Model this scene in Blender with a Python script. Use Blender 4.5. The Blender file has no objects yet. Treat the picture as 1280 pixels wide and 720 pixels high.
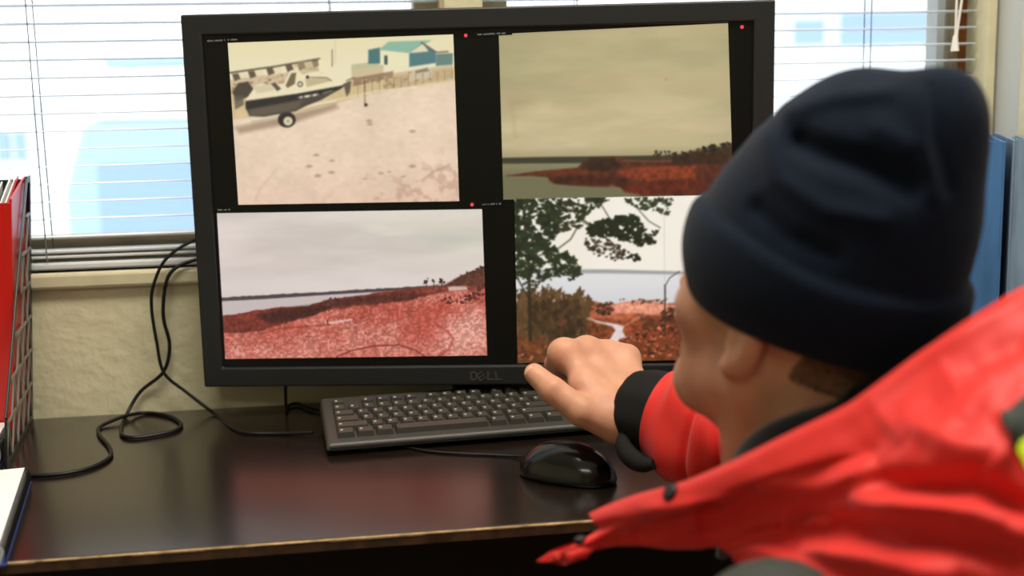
import bpy, math, random
import numpy as np
from mathutils import Vector, Matrix

# ------------------------------------------------------------------ camera, light, exposure
SC = bpy.context.scene
COL = SC.collection
DESK_Z = 0.74
CAM_H = 0.394                       # camera above the desk top
PITCH, ROLL, F = 0.1641, 0.0219, 1500.0
CAMP = np.array([0.0, 0.0, DESK_Z + CAM_H])

cam_data = bpy.data.cameras.new('camera')
cam = bpy.data.objects.new('camera', cam_data)
COL.objects.link(cam)
cam_m = Matrix.Rotation(math.pi / 2 - PITCH, 4, 'X') @ Matrix.Rotation(-ROLL, 4, 'Z')
cam.matrix_world = Matrix.Translation(Vector(CAMP)) @ cam_m
cam_data.sensor_width = 36.0
cam_data.lens = 36.0 * F / 1280.0
cam_data.clip_start = 0.05
cam_data.dof.use_dof = True
cam_data.dof.focus_distance = 1.30
cam_data.dof.aperture_fstop = 3.6
SC.camera = cam
RC = np.array(cam_m.to_3x3())

SC.view_settings.view_transform = 'Standard'
SC.view_settings.look = 'None'
SC.view_settings.gamma = 1.0
SC.view_settings.use_curve_mapping = False
SC.view_settings.exposure = 0.0

world = bpy.data.worlds.new('overcast_sky')
SC.world = world
world.use_nodes = True
wb = world.node_tree.nodes['Background']
wb.inputs[0].default_value = (0.93, 0.965, 1.0, 1)
wb.inputs[1].default_value = 2.3

def area_light(name, loc, rot, sx, sy, power, color):
    l = bpy.data.lights.new(name, 'AREA')
    l.shape = 'RECTANGLE'; l.size = sx; l.size_y = sy
    l.energy = power; l.color = color
    o = bpy.data.objects.new(name, l)
    o.location = loc; o.rotation_euler = rot
    COL.objects.link(o)
    return o
# fluorescent ceiling fittings of the room, above and behind the camera
area_light('ceiling_lamp', (0.1, 0.75, 2.62), (0, 0, 0.14), 1.2, 0.5, 42, (1.0, 0.93, 0.83))
area_light('ceiling_lamp.001', (-0.6, -1.6, 2.62), (0, 0, 0.14), 1.2, 0.5, 15, (1.0, 0.93, 0.83))

# ------------------------------------------------------------------ geometry of the view
WYAW = 0.1392
WD = np.array([math.cos(WYAW), math.sin(WYAW), 0.0])     # along the window wall, to the right
WN = np.array([-math.sin(WYAW), math.cos(WYAW), 0.0])    # into the window wall
W0 = np.array([0.0, 1.545, 0.0])                         # a point on the wall face
UP = np.array([0.0, 0.0, 1.0])

def ray(px, py):
    return RC @ np.array([(px - 640) / F, -(py - 360) / F, -1.0])
def P(px, py, d):
    return CAMP + ray(px, py) * d
def on_plane(px, py, pt, n):
    r = ray(px, py)
    return CAMP + r * (np.dot(n, np.asarray(pt) - CAMP) / np.dot(n, r))
def on_desk(px, py, h=0.0):
    return on_plane(px, py, (0, 0, DESK_Z + h), UP)
def on_wall(px, py, off=0.0):                            # off > 0: into the wall, away from us
    return on_plane(px, py, W0 + WN * off, WN)
def wall_uz(px, py, off=0.0):
    p = on_wall(px, py, off)
    return float(np.dot(p - W0, WD)), float(p[2])
def wp(u, off, z):
    return W0 + WD * u + WN * off + UP * z

# ------------------------------------------------------------------ mesh helpers
def tag(o, label=None, cat=None, group=None, kind=None):
    if label: o['label'] = label
    if cat: o['category'] = cat
    if group: o['group'] = group
    if kind: o['kind'] = kind
    return o
def empty(name, loc):
    o = bpy.data.objects.new(name, None)
    o.location = loc
    o.empty_display_size = 0.05
    COL.objects.link(o)
    return o
def link(name, me, mat, parent=None):
    o = bpy.data.objects.new(name, me)
    COL.objects.link(o)
    if mat is not None and not me.materials:
        me.materials.append(mat)
    if parent is not None:
        o.parent = parent
        o.matrix_parent_inverse = Matrix.Translation(-(world_loc(parent)))
    return o
def world_loc(o):
    v = Vector(o.location)
    while o.parent is not None:
        v = v + o.matrix_parent_inverse.translation
        o = o.parent
        v = v + Vector(o.location)
    return v
def np_mesh(name, V, Q, smooth=True):
    V = np.asarray(V, dtype=np.float32); Q = np.asarray(Q, dtype=np.int32)
    me = bpy.data.meshes.new(name)
    k = Q.shape[1]
    me.vertices.add(len(V)); me.vertices.foreach_set('co', V.ravel())
    me.loops.add(Q.size); me.loops.foreach_set('vertex_index', Q.ravel())
    me.polygons.add(len(Q))
    me.polygons.foreach_set('loop_start', np.arange(0, Q.size, k, dtype=np.int32))
    me.polygons.foreach_set('use_smooth', np.full(len(Q), smooth))
    me.update(calc_edges=True); me.validate()
    return me

class MB:
    """collects simple solids and links them as one mesh object"""
    def __init__(self): self.v = []; self.f = []; self.s = []
    def add(self, vs, fs, smooth=False):
        b = len(self.v)
        self.v += [tuple(map(float, p)) for p in vs]
        self.f += [tuple(b + i for i in f) for f in fs]
        self.s += [smooth] * len(fs)
        return self
    def hexa(self, c8):
        return self.add(c8, [(0, 3, 2, 1), (4, 5, 6, 7), (0, 1, 5, 4), (1, 2, 6, 5), (2, 3, 7, 6), (3, 0, 4, 7)])
    def box(self, o, a, b, c):
        """corner o and three edge vectors"""
        o, a, b, c = map(np.asarray, (o, a, b, c))
        if np.dot(np.cross(a, b), c) < 0: a, b = b, a
        return self.hexa([o, o + a, o + a + b, o + b, o + c, o + a + c, o + a + b + c, o + b + c])
    def cbox(self, ctr, ax, ay, az, sx, sy, sz):
        ax, ay, az = np.asarray(ax, float) * sx, np.asarray(ay, float) * sy, np.asarray(az, float) * sz
        return self.box(np.asarray(ctr) - (ax + ay + az) / 2, ax, ay, az)
    def prism(self, poly, ext):
        """planar polygon (3-D points) pushed along ext"""
        poly = [np.asarray(p, float) for p in poly]; ext = np.asarray(ext, float); n = len(poly)
        nn = sum(np.cross(poly[i] - poly[0], poly[(i + 1) % n] - poly[0]) for i in range(n))
        if np.dot(nn, ext) > 0: poly = poly[::-1]
        vs = poly + [p + ext for p in poly]
        fs = [tuple(range(n)), tuple(range(2 * n - 1, n - 1, -1))]
        fs += [((i + 1) % n, i, i + n, (i + 1) % n + n) for i in range(n)]
        return self.add(vs, fs)
    def tube(self, pts, r, n=8, cap=True):
        pts = [np.asarray(p, float) for p in pts]; m = len(pts)
        rr = r if hasattr(r, '__len__') else [r] * m
        t = [pts[min(i + 1, m - 1)] - pts[max(i - 1, 0)] for i in range(m)]
        t = [x / (np.linalg.norm(x) + 1e-12) for x in t]
        u = np.cross(t[0], [0.31, 0.12, 0.94]); u /= np.linalg.norm(u)
        vs = []
        for i in range(m):
            u = u - t[i] * np.dot(u, t[i]); u /= np.linalg.norm(u) + 1e-12
            w = np.cross(t[i], u)
            for k in range(n):
                a = 2 * math.pi * k / n
                vs.append(pts[i] + (u * math.cos(a) + w * math.sin(a)) * rr[i])
        fs = []
        for i in range(m - 1):
            for k in range(n):
                fs.append((i * n + k, i * n + (k + 1) % n, (i + 1) * n + (k + 1) % n, (i + 1) * n + k))
        self.add(vs, fs, True)
        if cap:
            self.add(vs[:n], [tuple(range(n))[::-1]]); self.add(vs[-n:], [tuple(range(n))])
        return self
    def build(self, name, mat, parent=None, bevel=0.0, seg=2):
        me = bpy.data.meshes.new(name)
        me.from_pydata(self.v, [], self.f)
        me.polygons.foreach_set('use_smooth', self.s)
        me.update()
        o = link(name, me, mat, parent)
        if bevel:
            m = o.modifiers.new('bevel', 'BEVEL'); m.width = bevel; m.segments = seg
            m.limit_method = 'ANGLE'; m.angle_limit = 0.6
        return o

def catmull(pts, n=8):
    pts = [np.asarray(p, float) for p in pts]
    q = [2 * pts[0] - pts[1]] + pts + [2 * pts[-1] - pts[-2]]
    out = []
    for i in range(1, len(q) - 2):
        a, b, c, d = q[i - 1], q[i], q[i + 1], q[i + 2]
        for k in range(n):
            t = k / n
            out.append(0.5 * (2 * b + (c - a) * t + (2 * a - 5 * b + 4 * c - d) * t * t + (3 * b - a - 3 * c + d) * t ** 3))
    out.append(pts[-1])
    return out

def surface_nets(Fv, origin, h):
    """smooth iso-surface (value 0, negative inside) of a sampled field"""
    s = Fv < 0
    nx, ny, nz = Fv.shape
    c = np.zeros((nx - 1, ny - 1, nz - 1), np.int8)
    for i in (0, 1):
        for j in (0, 1):
            for k in (0, 1):
                c += s[i:nx - 1 + i, j:ny - 1 + j, k:nz - 1 + k]
    act = (c > 0) & (c < 8)
    I, J, K = np.nonzero(act)
    idx = np.full(act.shape, -1, np.int32); idx[I, J, K] = np.arange(len(I))
    acc = np.zeros((len(I), 3)); cnt = np.zeros(len(I))
    for ax in range(3):
        o1, o2 = [a for a in range(3) if a != ax]
        for p in (0, 1):
            for q in (0, 1):
                off = [0, 0, 0]; off[o1] = p; off[o2] = q
                a = Fv[I + off[0], J + off[1], K + off[2]]
                e = list(off); e[ax] = 1
                b = Fv[I + e[0], J + e[1], K + e[2]]
                x = (a < 0) != (b < 0)
                t = np.where(x, a / np.where(x, a - b, 1), 0)
                pos = np.tile(np.array(off, float), (len(I), 1)); pos[:, ax] += t
                acc += pos * x[:, None]; cnt += x
    V = (np.stack([I, J, K], 1) + acc / cnt[:, None]) * h + np.asarray(origin)
    quads = []
    for ax in range(3):
        o1, o2 = [(1, 2), (2, 0), (0, 1)][ax]
        sl0 = [slice(None)] * 3; sl1 = [slice(None)] * 3
        sl0[ax] = slice(0, -1); sl1[ax] = slice(1, None)
        a = s[tuple(sl0)]; b = s[tuple(sl1)]
        x = np.argwhere(a != b)
        x = x[(x[:, o1] > 0) & (x[:, o2] > 0) & (x[:, o1] < Fv.shape[o1] - 1) & (x[:, o2] < Fv.shape[o2] - 1)]
        def g(d1, d2):
            y = x.copy(); y[:, o1] -= d1; y[:, o2] -= d2
            return idx[y[:, 0], y[:, 1], y[:, 2]]
        q = np.stack([g(1, 1), g(0, 1), g(0, 0), g(1, 0)], 1)
        inside = a[x[:, 0], x[:, 1], x[:, 2]]
        q[~inside] = q[~inside][:, ::-1]
        quads.append(q)
    return V, np.concatenate(quads)

class Field:
    """distance field sampled on a box, in some local frame"""
    def __init__(self, lo, hi, h):
        self.lo, self.h = np.asarray(lo, float), h
        ax = [np.arange(l, u + h, h, dtype=np.float32) for l, u in zip(lo, hi)]
        self.X, self.Y, self.Z = np.meshgrid(*ax, indexing='ij')
        self.f = np.full(self.X.shape, 9.0, np.float32)
    def ell(self, c, r):
        x, y, z = (self.X - c[0]) / r[0], (self.Y - c[1]) / r[1], (self.Z - c[2]) / r[2]
        k0 = np.sqrt(x * x + y * y + z * z)
        k1 = np.sqrt((x / r[0]) ** 2 + (y / r[1]) ** 2 + (z / r[2]) ** 2)
        return k0 * (k0 - 1) / (k1 + 1e-6)
    def cone(self, a, b, ra, rb):
        a, b = np.asarray(a, float), np.asarray(b, float); d = b - a; L = np.dot(d, d) + 1e-12
        t = np.clip(((self.X - a[0]) * d[0] + (self.Y - a[1]) * d[1] + (self.Z - a[2]) * d[2]) / L, 0, 1)
        q = np.sqrt((self.X - a[0] - d[0] * t) ** 2 + (self.Y - a[1] - d[1] * t) ** 2 + (self.Z - a[2] - d[2] * t) ** 2)
        return q - (ra + (rb - ra) * t)
    @staticmethod
    def smin(a, b, k):
        h = np.clip(0.5 + 0.5 * (b - a) / k, 0, 1)
        return b + (a - b) * h - k * h * (1 - h)
    def u(self, d, k=0.01): self.f = self.smin(self.f, d, k) if k > 0 else np.minimum(self.f, d); return self
    def sub(self, d, k=0.008): self.f = -self.smin(-self.f, d, k); return self
    def cut(self, d, k=0.004): self.f = -self.smin(-self.f, -d, k); return self      # keep where d < 0
    def bump(self, c, r, amp):
        g = np.exp(-(((self.X - c[0]) / r[0]) ** 2 + ((self.Y - c[1]) / r[1]) ** 2 + ((self.Z - c[2]) / r[2]) ** 2))
        self.f = self.f - amp * g; return self
    def mesh(self): return surface_nets(self.f, self.lo, self.h)

def value_noise(shape, cells, seed):
    r = np.random.RandomState(seed)
    g = r.rand(cells[0] + 3, cells[1] + 3)
    y = np.linspace(0, cells[0], shape[0]); x = np.linspace(0, cells[1], shape[1])
    yi, xi = y.astype(int), x.astype(int); fy, fx = (y - yi)[:, None], (x - xi)[None, :]
    fy = fy * fy * (3 - 2 * fy); fx = fx * fx * (3 - 2 * fx)
    a = g[yi][:, xi]; b = g[yi][:, xi + 1]; c = g[yi + 1][:, xi]; d = g[yi + 1][:, xi + 1]
    return (a * (1 - fx) + b * fx) * (1 - fy) + (c * (1 - fx) + d * fx) * fy
def fbm(shape, cells, seed, octv=4):
    o = 0; a = 1; t = 0
    for i in range(octv):
        o = o + a * value_noise(shape, (cells[0] * 2 ** i, cells[1] * 2 ** i), seed + i); t += a; a *= 0.55
    return o / t

# ------------------------------------------------------------------ materials
def lin(c):
    return tuple(((x / 255) / 12.92 if x / 255 <= 0.04045 else ((x / 255 + 0.055) / 1.055) ** 2.4) for x in c)
def mat(name, rgb, rough=0.5, spec=0.5, metal=0.0, noise=None, bump=None, sheen=0.0, sss=0.0, coat=0.0, coat_rough=0.05):
    """noise = (scale, amount[, stretch]); bump = (scale, strength, distance[, stretch])"""
    m = bpy.data.materials.new(name); m.use_nodes = True
    nt = m.node_tree; b = nt.nodes['Principled BSDF']
    c = lin(rgb)
    b.inputs['Base Color'].default_value = (*c, 1)
    b.inputs['Roughness'].default_value = rough
    b.inputs['Specular IOR Level'].default_value = spec
    b.inputs['Metallic'].default_value = metal
    b.inputs['Sheen Weight'].default_value = sheen
    b.inputs['Coat Weight'].default_value = coat
    b.inputs['Coat Roughness'].default_value = coat_rough
    if sss:
        b.inputs['Subsurface Weight'].default_value = sss
        b.inputs['Subsurface Radius'].default_value = (0.012, 0.004, 0.002)
        b.inputs['Subsurface Scale'].default_value = 0.4
    tc = nt.nodes.new('ShaderNodeTexCoord')
    def tex(scale, stretch=(1, 1, 1), detail=5):
        mp = nt.nodes.new('ShaderNodeMapping'); mp.inputs['Scale'].default_value = stretch
        nt.links.new(tc.outputs['Object'], mp.inputs[0])
        n = nt.nodes.new('ShaderNodeTexNoise'); n.inputs['Scale'].default_value = scale
        n.inputs['Detail'].default_value = detail
        nt.links.new(mp.outputs[0], n.inputs['Vector'])
        return n
    if noise:
        n = tex(noise[0], noise[2] if len(noise) > 2 else (1, 1, 1))
        r = nt.nodes.new('ShaderNodeValToRGB')
        lo = tuple(max(0, x * (1 - noise[1])) for x in c); hi = tuple(min(1, x * (1 + noise[1])) for x in c)
        r.color_ramp.elements[0].position = 0.3; r.color_ramp.elements[0].color = (*lo, 1)
        r.color_ramp.elements[1].position = 0.7; r.color_ramp.elements[1].color = (*hi, 1)
        nt.links.new(n.outputs[0], r.inputs[0]); nt.links.new(r.outputs[0], b.inputs['Base Color'])
    if bump:
        n = tex(bump[0], bump[3] if len(bump) > 3 else (1, 1, 1), 3)
        bp = nt.nodes.new('ShaderNodeBump'); bp.inputs['Strength'].default_value = bump[1]
        bp.inputs['Distance'].default_value = bump[2]
        nt.links.new(n.outputs[0], bp.inputs['Height']); nt.links.new(bp.outputs[0], b.inputs['Normal'])
    return m

M = {}
M['stucco'] = mat('cream_stucco', (214, 208, 172), 0.85, 0.2, noise=(6, 0.08), bump=(55, 0.5, 0.004))
M['wall_grey'] = mat('grey_wall_paint', (205, 208, 206), 0.8, 0.2, noise=(5, 0.04))
M['cream_paint'] = mat('cream_gloss_paint', (214, 206, 170), 0.45, 0.4, noise=(18, 0.10))
M['brown_wood'] = mat('aged_brown_frame', (178, 160, 124), 0.6, 0.3, noise=(9, 0.22, (1, 1, 0.15)))
M['rust_wood'] = mat('orange_brown_strip', (168, 98, 42), 0.6, 0.3, noise=(12, 0.3))
M['white_frame'] = mat('white_window_frame', (225, 228, 222), 0.5, 0.4)
M['slat'] = mat('white_aluminium_slat', (225, 232, 238), 0.4, 0.5)
M['rail'] = mat('grey_aluminium_rail', (222, 226, 226), 0.3, 0.6)
M['cord'] = mat('grey_blind_cord', (120, 120, 112), 0.8, 0.2)
M['white_cord'] = mat('white_pull_cord', (240, 236, 225), 0.7, 0.3)
M['floor'] = mat('brown_floor', (88, 74, 62), 0.6, 0.3, noise=(3, 0.2))
M['ceiling'] = mat('white_ceiling', (225, 222, 212), 0.9, 0.1)
M['desk'] = mat('dark_brown_laminate', (28, 19, 14), 0.24, 0.5, noise=(7, 0.25, (1, 6, 1)), coat=0.6, coat_rough=0.2)
M['desk_dark'] = mat('dark_brown_panel', (30, 21, 17), 0.6, 0.3)
M['edge'] = mat('worn_brown_edge', (70, 50, 33), 0.5, 0.4, noise=(60, 0.5, (1, 0.2, 1)))
M['edge_light'] = mat('worn_pale_edge', (170, 140, 100), 0.6, 0.3, noise=(90, 0.5))
M['bezel'] = mat('charcoal_bezel_plastic', (30, 31, 32), 0.42, 0.5)
M['screen_black'] = mat('black_display', (9, 10, 10), 0.3, 0.4)
M['logo'] = mat('dim_grey_logo', (66, 65, 60), 0.4, 0.5)
M['black_plastic'] = mat('black_plastic', (17, 17, 18), 0.35, 0.5)
M['kb_body'] = mat('grey_black_keyboard_case', (58, 57, 52), 0.4, 0.5)
M['kb_key'] = mat('charcoal_key', (62, 60, 54), 0.4, 0.5)
M['kb_print'] = mat('pale_key_print', (165, 160, 145), 0.5, 0.4)
M['mouse'] = mat('glossy_black_plastic', (8, 9, 10), 0.2, 0.5, coat=0.25)
M['cable'] = mat('black_cable_rubber', (13, 13, 12), 0.45, 0.4)
M['red_plastic'] = mat('red_plastic_cover', (196, 22, 14), 0.32, 0.5)
M['mesh_black'] = mat('black_lattice_metal', (26, 26, 27), 0.4, 0.6)
M['mesh_grey'] = mat('grey_lattice_metal', (120, 118, 108), 0.4, 0.6)
M['paper'] = mat('white_paper', (236, 237, 236), 0.8, 0.2)
M['paper_edge'] = mat('paper_edges', (205, 206, 200), 0.9, 0.1, noise=(3, 0.2, (1, 1, 120)))
M['blue_card'] = mat('dark_blue_card', (38, 58, 110), 0.5, 0.4)
M['blue_cloth'] = mat('blue_book_cloth', (72, 118, 168), 0.75, 0.2, noise=(40, 0.25, (1, 1, 0.15)), bump=(300, 0.2, 0.001))
M['grey_blue_cloth'] = mat('grey_blue_book_cloth', (122, 146, 168), 0.75, 0.2, noise=(60, 0.35, (1, 1, 0.12)))
M['navy'] = mat('dark_navy_card', (18, 28, 52), 0.6, 0.3)
M['skin'] = mat('weathered_skin', (202, 147, 118), 0.5, 0.35, noise=(38, 0.10), bump=(260, 0.25, 0.0012), sss=0.12)
M['eye_white'] = mat('eye_white', (225, 220, 212), 0.2, 0.5)
M['iris'] = mat('grey_blue_iris', (70, 85, 95), 0.2, 0.5)
M['nail'] = mat('finger_nail', (226, 172, 146), 0.3, 0.5)
M['hair'] = mat('short_brown_hair', (116, 84, 64), 0.7, 0.2, noise=(200, 0.4))
M['hat'] = mat('navy_fleece', (15, 24, 38), 0.95, 0.10, noise=(240, 0.12), bump=(420, 0.25, 0.001), sheen=0.07)
M['jacket'] = mat('red_nylon', (212, 40, 32), 0.55, 0.35, noise=(16, 0.05), bump=(30, 0.15, 0.003), sheen=0.12)
M['jacket_in'] = mat('dark_red_lining', (120, 18, 14), 0.7, 0.2)
M['patch'] = mat('charcoal_nylon_patch', (56, 60, 54), 0.7, 0.3, bump=(500, 0.2, 0.0005))
M['hivis'] = mat('yellow_reflective_strip', (215, 245, 30), 0.5, 0.4)
M['fleece_black'] = mat('black_fleece', (22, 22, 21), 0.95, 0.1, bump=(300, 0.3, 0.001), sheen=0.2)
M['cuff'] = mat('black_elastic_cuff', (30, 29, 28), 0.9, 0.15, bump=(500, 0.3, 0.0008))
M['snap'] = mat('dark_metal_snap', (46, 38, 38), 0.35, 0.6, metal=0.7)
M['trousers'] = mat('dark_work_trousers', (34, 36, 40), 0.85, 0.2)
M['boot'] = mat('black_boot_leather', (18, 17, 16), 0.5, 0.4)
M['snow'] = mat('trodden_snow', (236, 240, 244), 0.9, 0.1, noise=(2, 0.04))
M['van_white'] = mat('white_van_paint', (240, 243, 246), 0.4, 0.5)
M['van_blue'] = mat('pale_blue_van_panel', (172, 200, 234), 0.4, 0.5)
M['van_glass'] = mat('blue_grey_window', (150, 178, 216), 0.15, 0.5)
M['tyre'] = mat('tyre_rubber', (40, 42, 45), 0.8, 0.2)
M['bld_blue'] = mat('grey_blue_facade', (160, 184, 220), 0.8, 0.2)
M['bld_pale'] = mat('pale_facade', (236, 240, 238), 0.8, 0.2)
def glass_mat():
    m = bpy.data.materials.new('window_glass'); m.use_nodes = True
    nt = m.node_tree; nt.nodes.clear()
    out = nt.nodes.new('ShaderNodeOutputMaterial'); mx = nt.nodes.new('ShaderNodeMixShader')
    t = nt.nodes.new('ShaderNodeBsdfTransparent'); g = nt.nodes.new('ShaderNodeBsdfGlossy')
    t.inputs[0].default_value = (0.97, 0.98, 0.99, 1); g.inputs['Roughness'].default_value = 0.03
    fr = nt.nodes.new('ShaderNodeFresnel'); fr.inputs[0].default_value = 1.3
    nt.links.new(fr.outputs[0], mx.inputs[0]); nt.links.new(t.outputs[0], mx.inputs[1])
    nt.links.new(g.outputs[0], mx.inputs[2]); nt.links.new(mx.outputs[0], out.inputs[0])
    return m
M['glass'] = glass_mat()
def screen_mat():
    m = bpy.data.materials.new('lit_display'); m.use_nodes = True
    nt = m.node_tree; b = nt.nodes['Principled BSDF']
    at = nt.nodes.new('ShaderNodeVertexColor'); at.layer_name = 'feed'
    b.inputs['Base Color'].default_value = (0.01, 0.01, 0.01, 1); b.inputs['Roughness'].default_value = 0.35
    b.inputs['Emission Strength'].default_value = 0.95
    nt.links.new(at.outputs[0], b.inputs['Emission Color'])
    return m
M['screen'] = screen_mat()
def glow_mat(name, rgb, s):
    m = bpy.data.materials.new(name); m.use_nodes = True
    b = m.node_tree.nodes['Principled BSDF']
    b.inputs['Base Color'].default_value = (0.01, 0.01, 0.01, 1)
    b.inputs['Emission Color'].default_value = (*lin(rgb), 1); b.inputs['Emission Strength'].default_value = s
    return m
M['rec_red'] = glow_mat('red_recording_dot', (235, 70, 80), 1.0)
M['osd_grey'] = glow_mat('grey_screen_caption', (150, 148, 140), 0.6)

# ------------------------------------------------------------------ room shell
uL = -2.3
uR = wall_uz(1241, 130)[0]
GL_OFF = 0.085                                           # glass plane behind the wall face
sill_top = wall_uz(140, 338)[1]
win_top = 2.05
w1_r = wall_uz(553, 5)[0]
w2_l = wall_uz(603, 5)[0]
w2_r = wall_uz(1228, 60)[0]
w1_l = -1.35
WT = 0.16
wb_ = MB()
wb_.box(wp(uL, 0, 0), WD * (uR + 0.12 - uL), WN * WT, UP * sill_top)
wb_.box(wp(uL, 0, win_top), WD * (uR + 0.12 - uL), WN * WT, UP * (2.7 - win_top))
wb_.box(wp(uL, 0, sill_top), WD * (w1_l - uL), WN * WT, UP * (win_top - sill_top))
wb_.box(wp(w1_r, 0, sill_top), WD * (w2_l - w1_r), WN * WT, UP * (win_top - sill_top))
wb_.box(wp(w2_r, 0, sill_top), WD * (uR + 0.12 - w2_r), WN * WT, UP * (win_top - sill_top))
wall_back = wb_.build('wall_back', M['stucco']); tag(wall_back, kind='structure', label='cream textured wall below and between the windows')
BACKLEN = 5.2
b = MB(); b.box(wp(uR, 0, 0), WD * 0.12, -WN * BACKLEN, UP * 2.7)
tag(b.build('wall_right', M['wall_grey']), kind='structure', label='pale grey wall at the right of the window')
b = MB(); b.box(wp(uL, 0, 0), -WD * 0.12, -WN * BACKLEN, UP * 2.7)
tag(b.build('wall_left', M['stucco']), kind='structure', label='cream wall at the far left')
b = MB(); b.box(wp(uL, -BACKLEN, 0), WD * (uR - uL), -WN * 0.12, UP * 2.7)
tag(b.build('wall_front', M['stucco']), kind='structure', label='cream wall behind the camera')
b = MB(); b.box(wp(uL - .12, WT, -0.1), WD * (uR - uL + .24), -WN * (BACKLEN + .12 + WT), UP * 0.1)
tag(b.build('floor', M['floor']), kind='structure', label='brown floor under the desk')
b = MB(); b.box(wp(uL - .12, WT, 2.7), WD * (uR - uL + .24), -WN * (BACKLEN + .12 + WT), UP * 0.1)
tag(b.build('ceiling', M['ceiling']), kind='structure', label='white ceiling')
# cream casing at the right end of the window wall
b = MB(); b.box(wp(w2_r - 0.002, -0.014, sill_top - .02), WD * 0.014, WN * 0.014, UP * 1.7)
tag(b.build('trim_1', M['cream_paint'], bevel=.002), kind='structure', label='cream upright strip beside the right window')
b = MB()
p = on_plane(1287, 120, wp(uR, 0, 0), WD)
b.box(p - UP * (p[2] - .74), -WD * 0.015, -WN * 0.06, UP * 1.3)
tag(b.build('trim_2', M['cream_paint'], bevel=.002), kind='structure', label='beige upright strip on the grey wall')
# window sill board
b = MB(); b.box(wp(uL + .6, -0.010, sill_top - 0.020), WD * (uR - uL - .62), WN * 0.095, UP * 0.020)
tag(b.build('trim_3', M['cream_paint'], bevel=.004), kind='structure', label='cream window sill board')

def make_window(nm, u0, u1, zb, left_w, right_w, label):
    r = empty(nm, wp((u0 + u1) / 2, GL_OFF, zb)); tag(r, label, kind='structure')
    f = MB()
    f.box(wp(u0, GL_OFF - .03, zb), WD * left_w, WN * .06, UP * (win_top - zb))
    f.box(wp(u1 - right_w, GL_OFF - .03, zb), WD * right_w, WN * .06, UP * (win_top - zb))
    f.box(wp(u0 + left_w, GL_OFF - .028, win_top - .06), WD * (u1 - u0 - left_w - right_w), WN * .056, UP * .06)
    f.build('window_frame', M['brown_wood'], r, bevel=.002)
    zr = wall_uz(140, 296, GL_OFF - .03)[1]
    f = MB(); f.box(wp(u0 + left_w, GL_OFF - .028, zb), WD * (u1 - u0 - left_w - right_w), WN * .056, UP * (zr - zb))
    f.build('bottom_frame_rail', M['brown_wood'], r, bevel=.002)
    f = MB()
    f.box(wp(u0 + left_w, GL_OFF, zr), WD * (u1 - u0 - left_w - right_w), WN * .004, UP * (win_top - .06 - zr))
    f.build('pane', M['glass'], r)
    return r
lw2 = wall_uz(630, 5, GL_OFF)[0] - w2_l
rw2 = w2_r - wall_uz(1174, 40, GL_OFF)[0]
lw1 = w1_r - wall_uz(515, 5, GL_OFF)[0]
win1 = make_window('window_1', w1_l, w1_r, sill_top, .06, lw1, 'left window with a brown frame behind the blind')
win2 = make_window('window_2', w2_l, w2_r, sill_top, lw2, rw2, 'right window with a brown frame behind the blind')
b = MB(); uu = wall_uz(1207, 30, GL_OFF - .04)[0]
b.box(wp(uu - .005, GL_OFF - .042, sill_top), WD * .010, WN * .011, UP * (win_top - sill_top))
o = b.build('rusty_strip', M['rust_wood'], win2); o['label'] = 'orange brown upright strip on the frame'
b = MB(); uu = wall_uz(1165, 40, GL_OFF - .02)[0]
b.box(wp(uu, GL_OFF - .034, sill_top), WD * .011, WN * .03, UP * (win_top - sill_top - .05))
o = b.build('white_stile', M['white_frame'], win2); o['label'] = 'white inner stile of the right window'
b = MB(); uu = wall_uz(552, 5, -.002)[0]
b.box(wp(uu - .003, -.004, sill_top), WD * .006, WN * .02, UP * (win_top - sill_top))
b.build('brown_edge', M['brown_wood'], win1)

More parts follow.
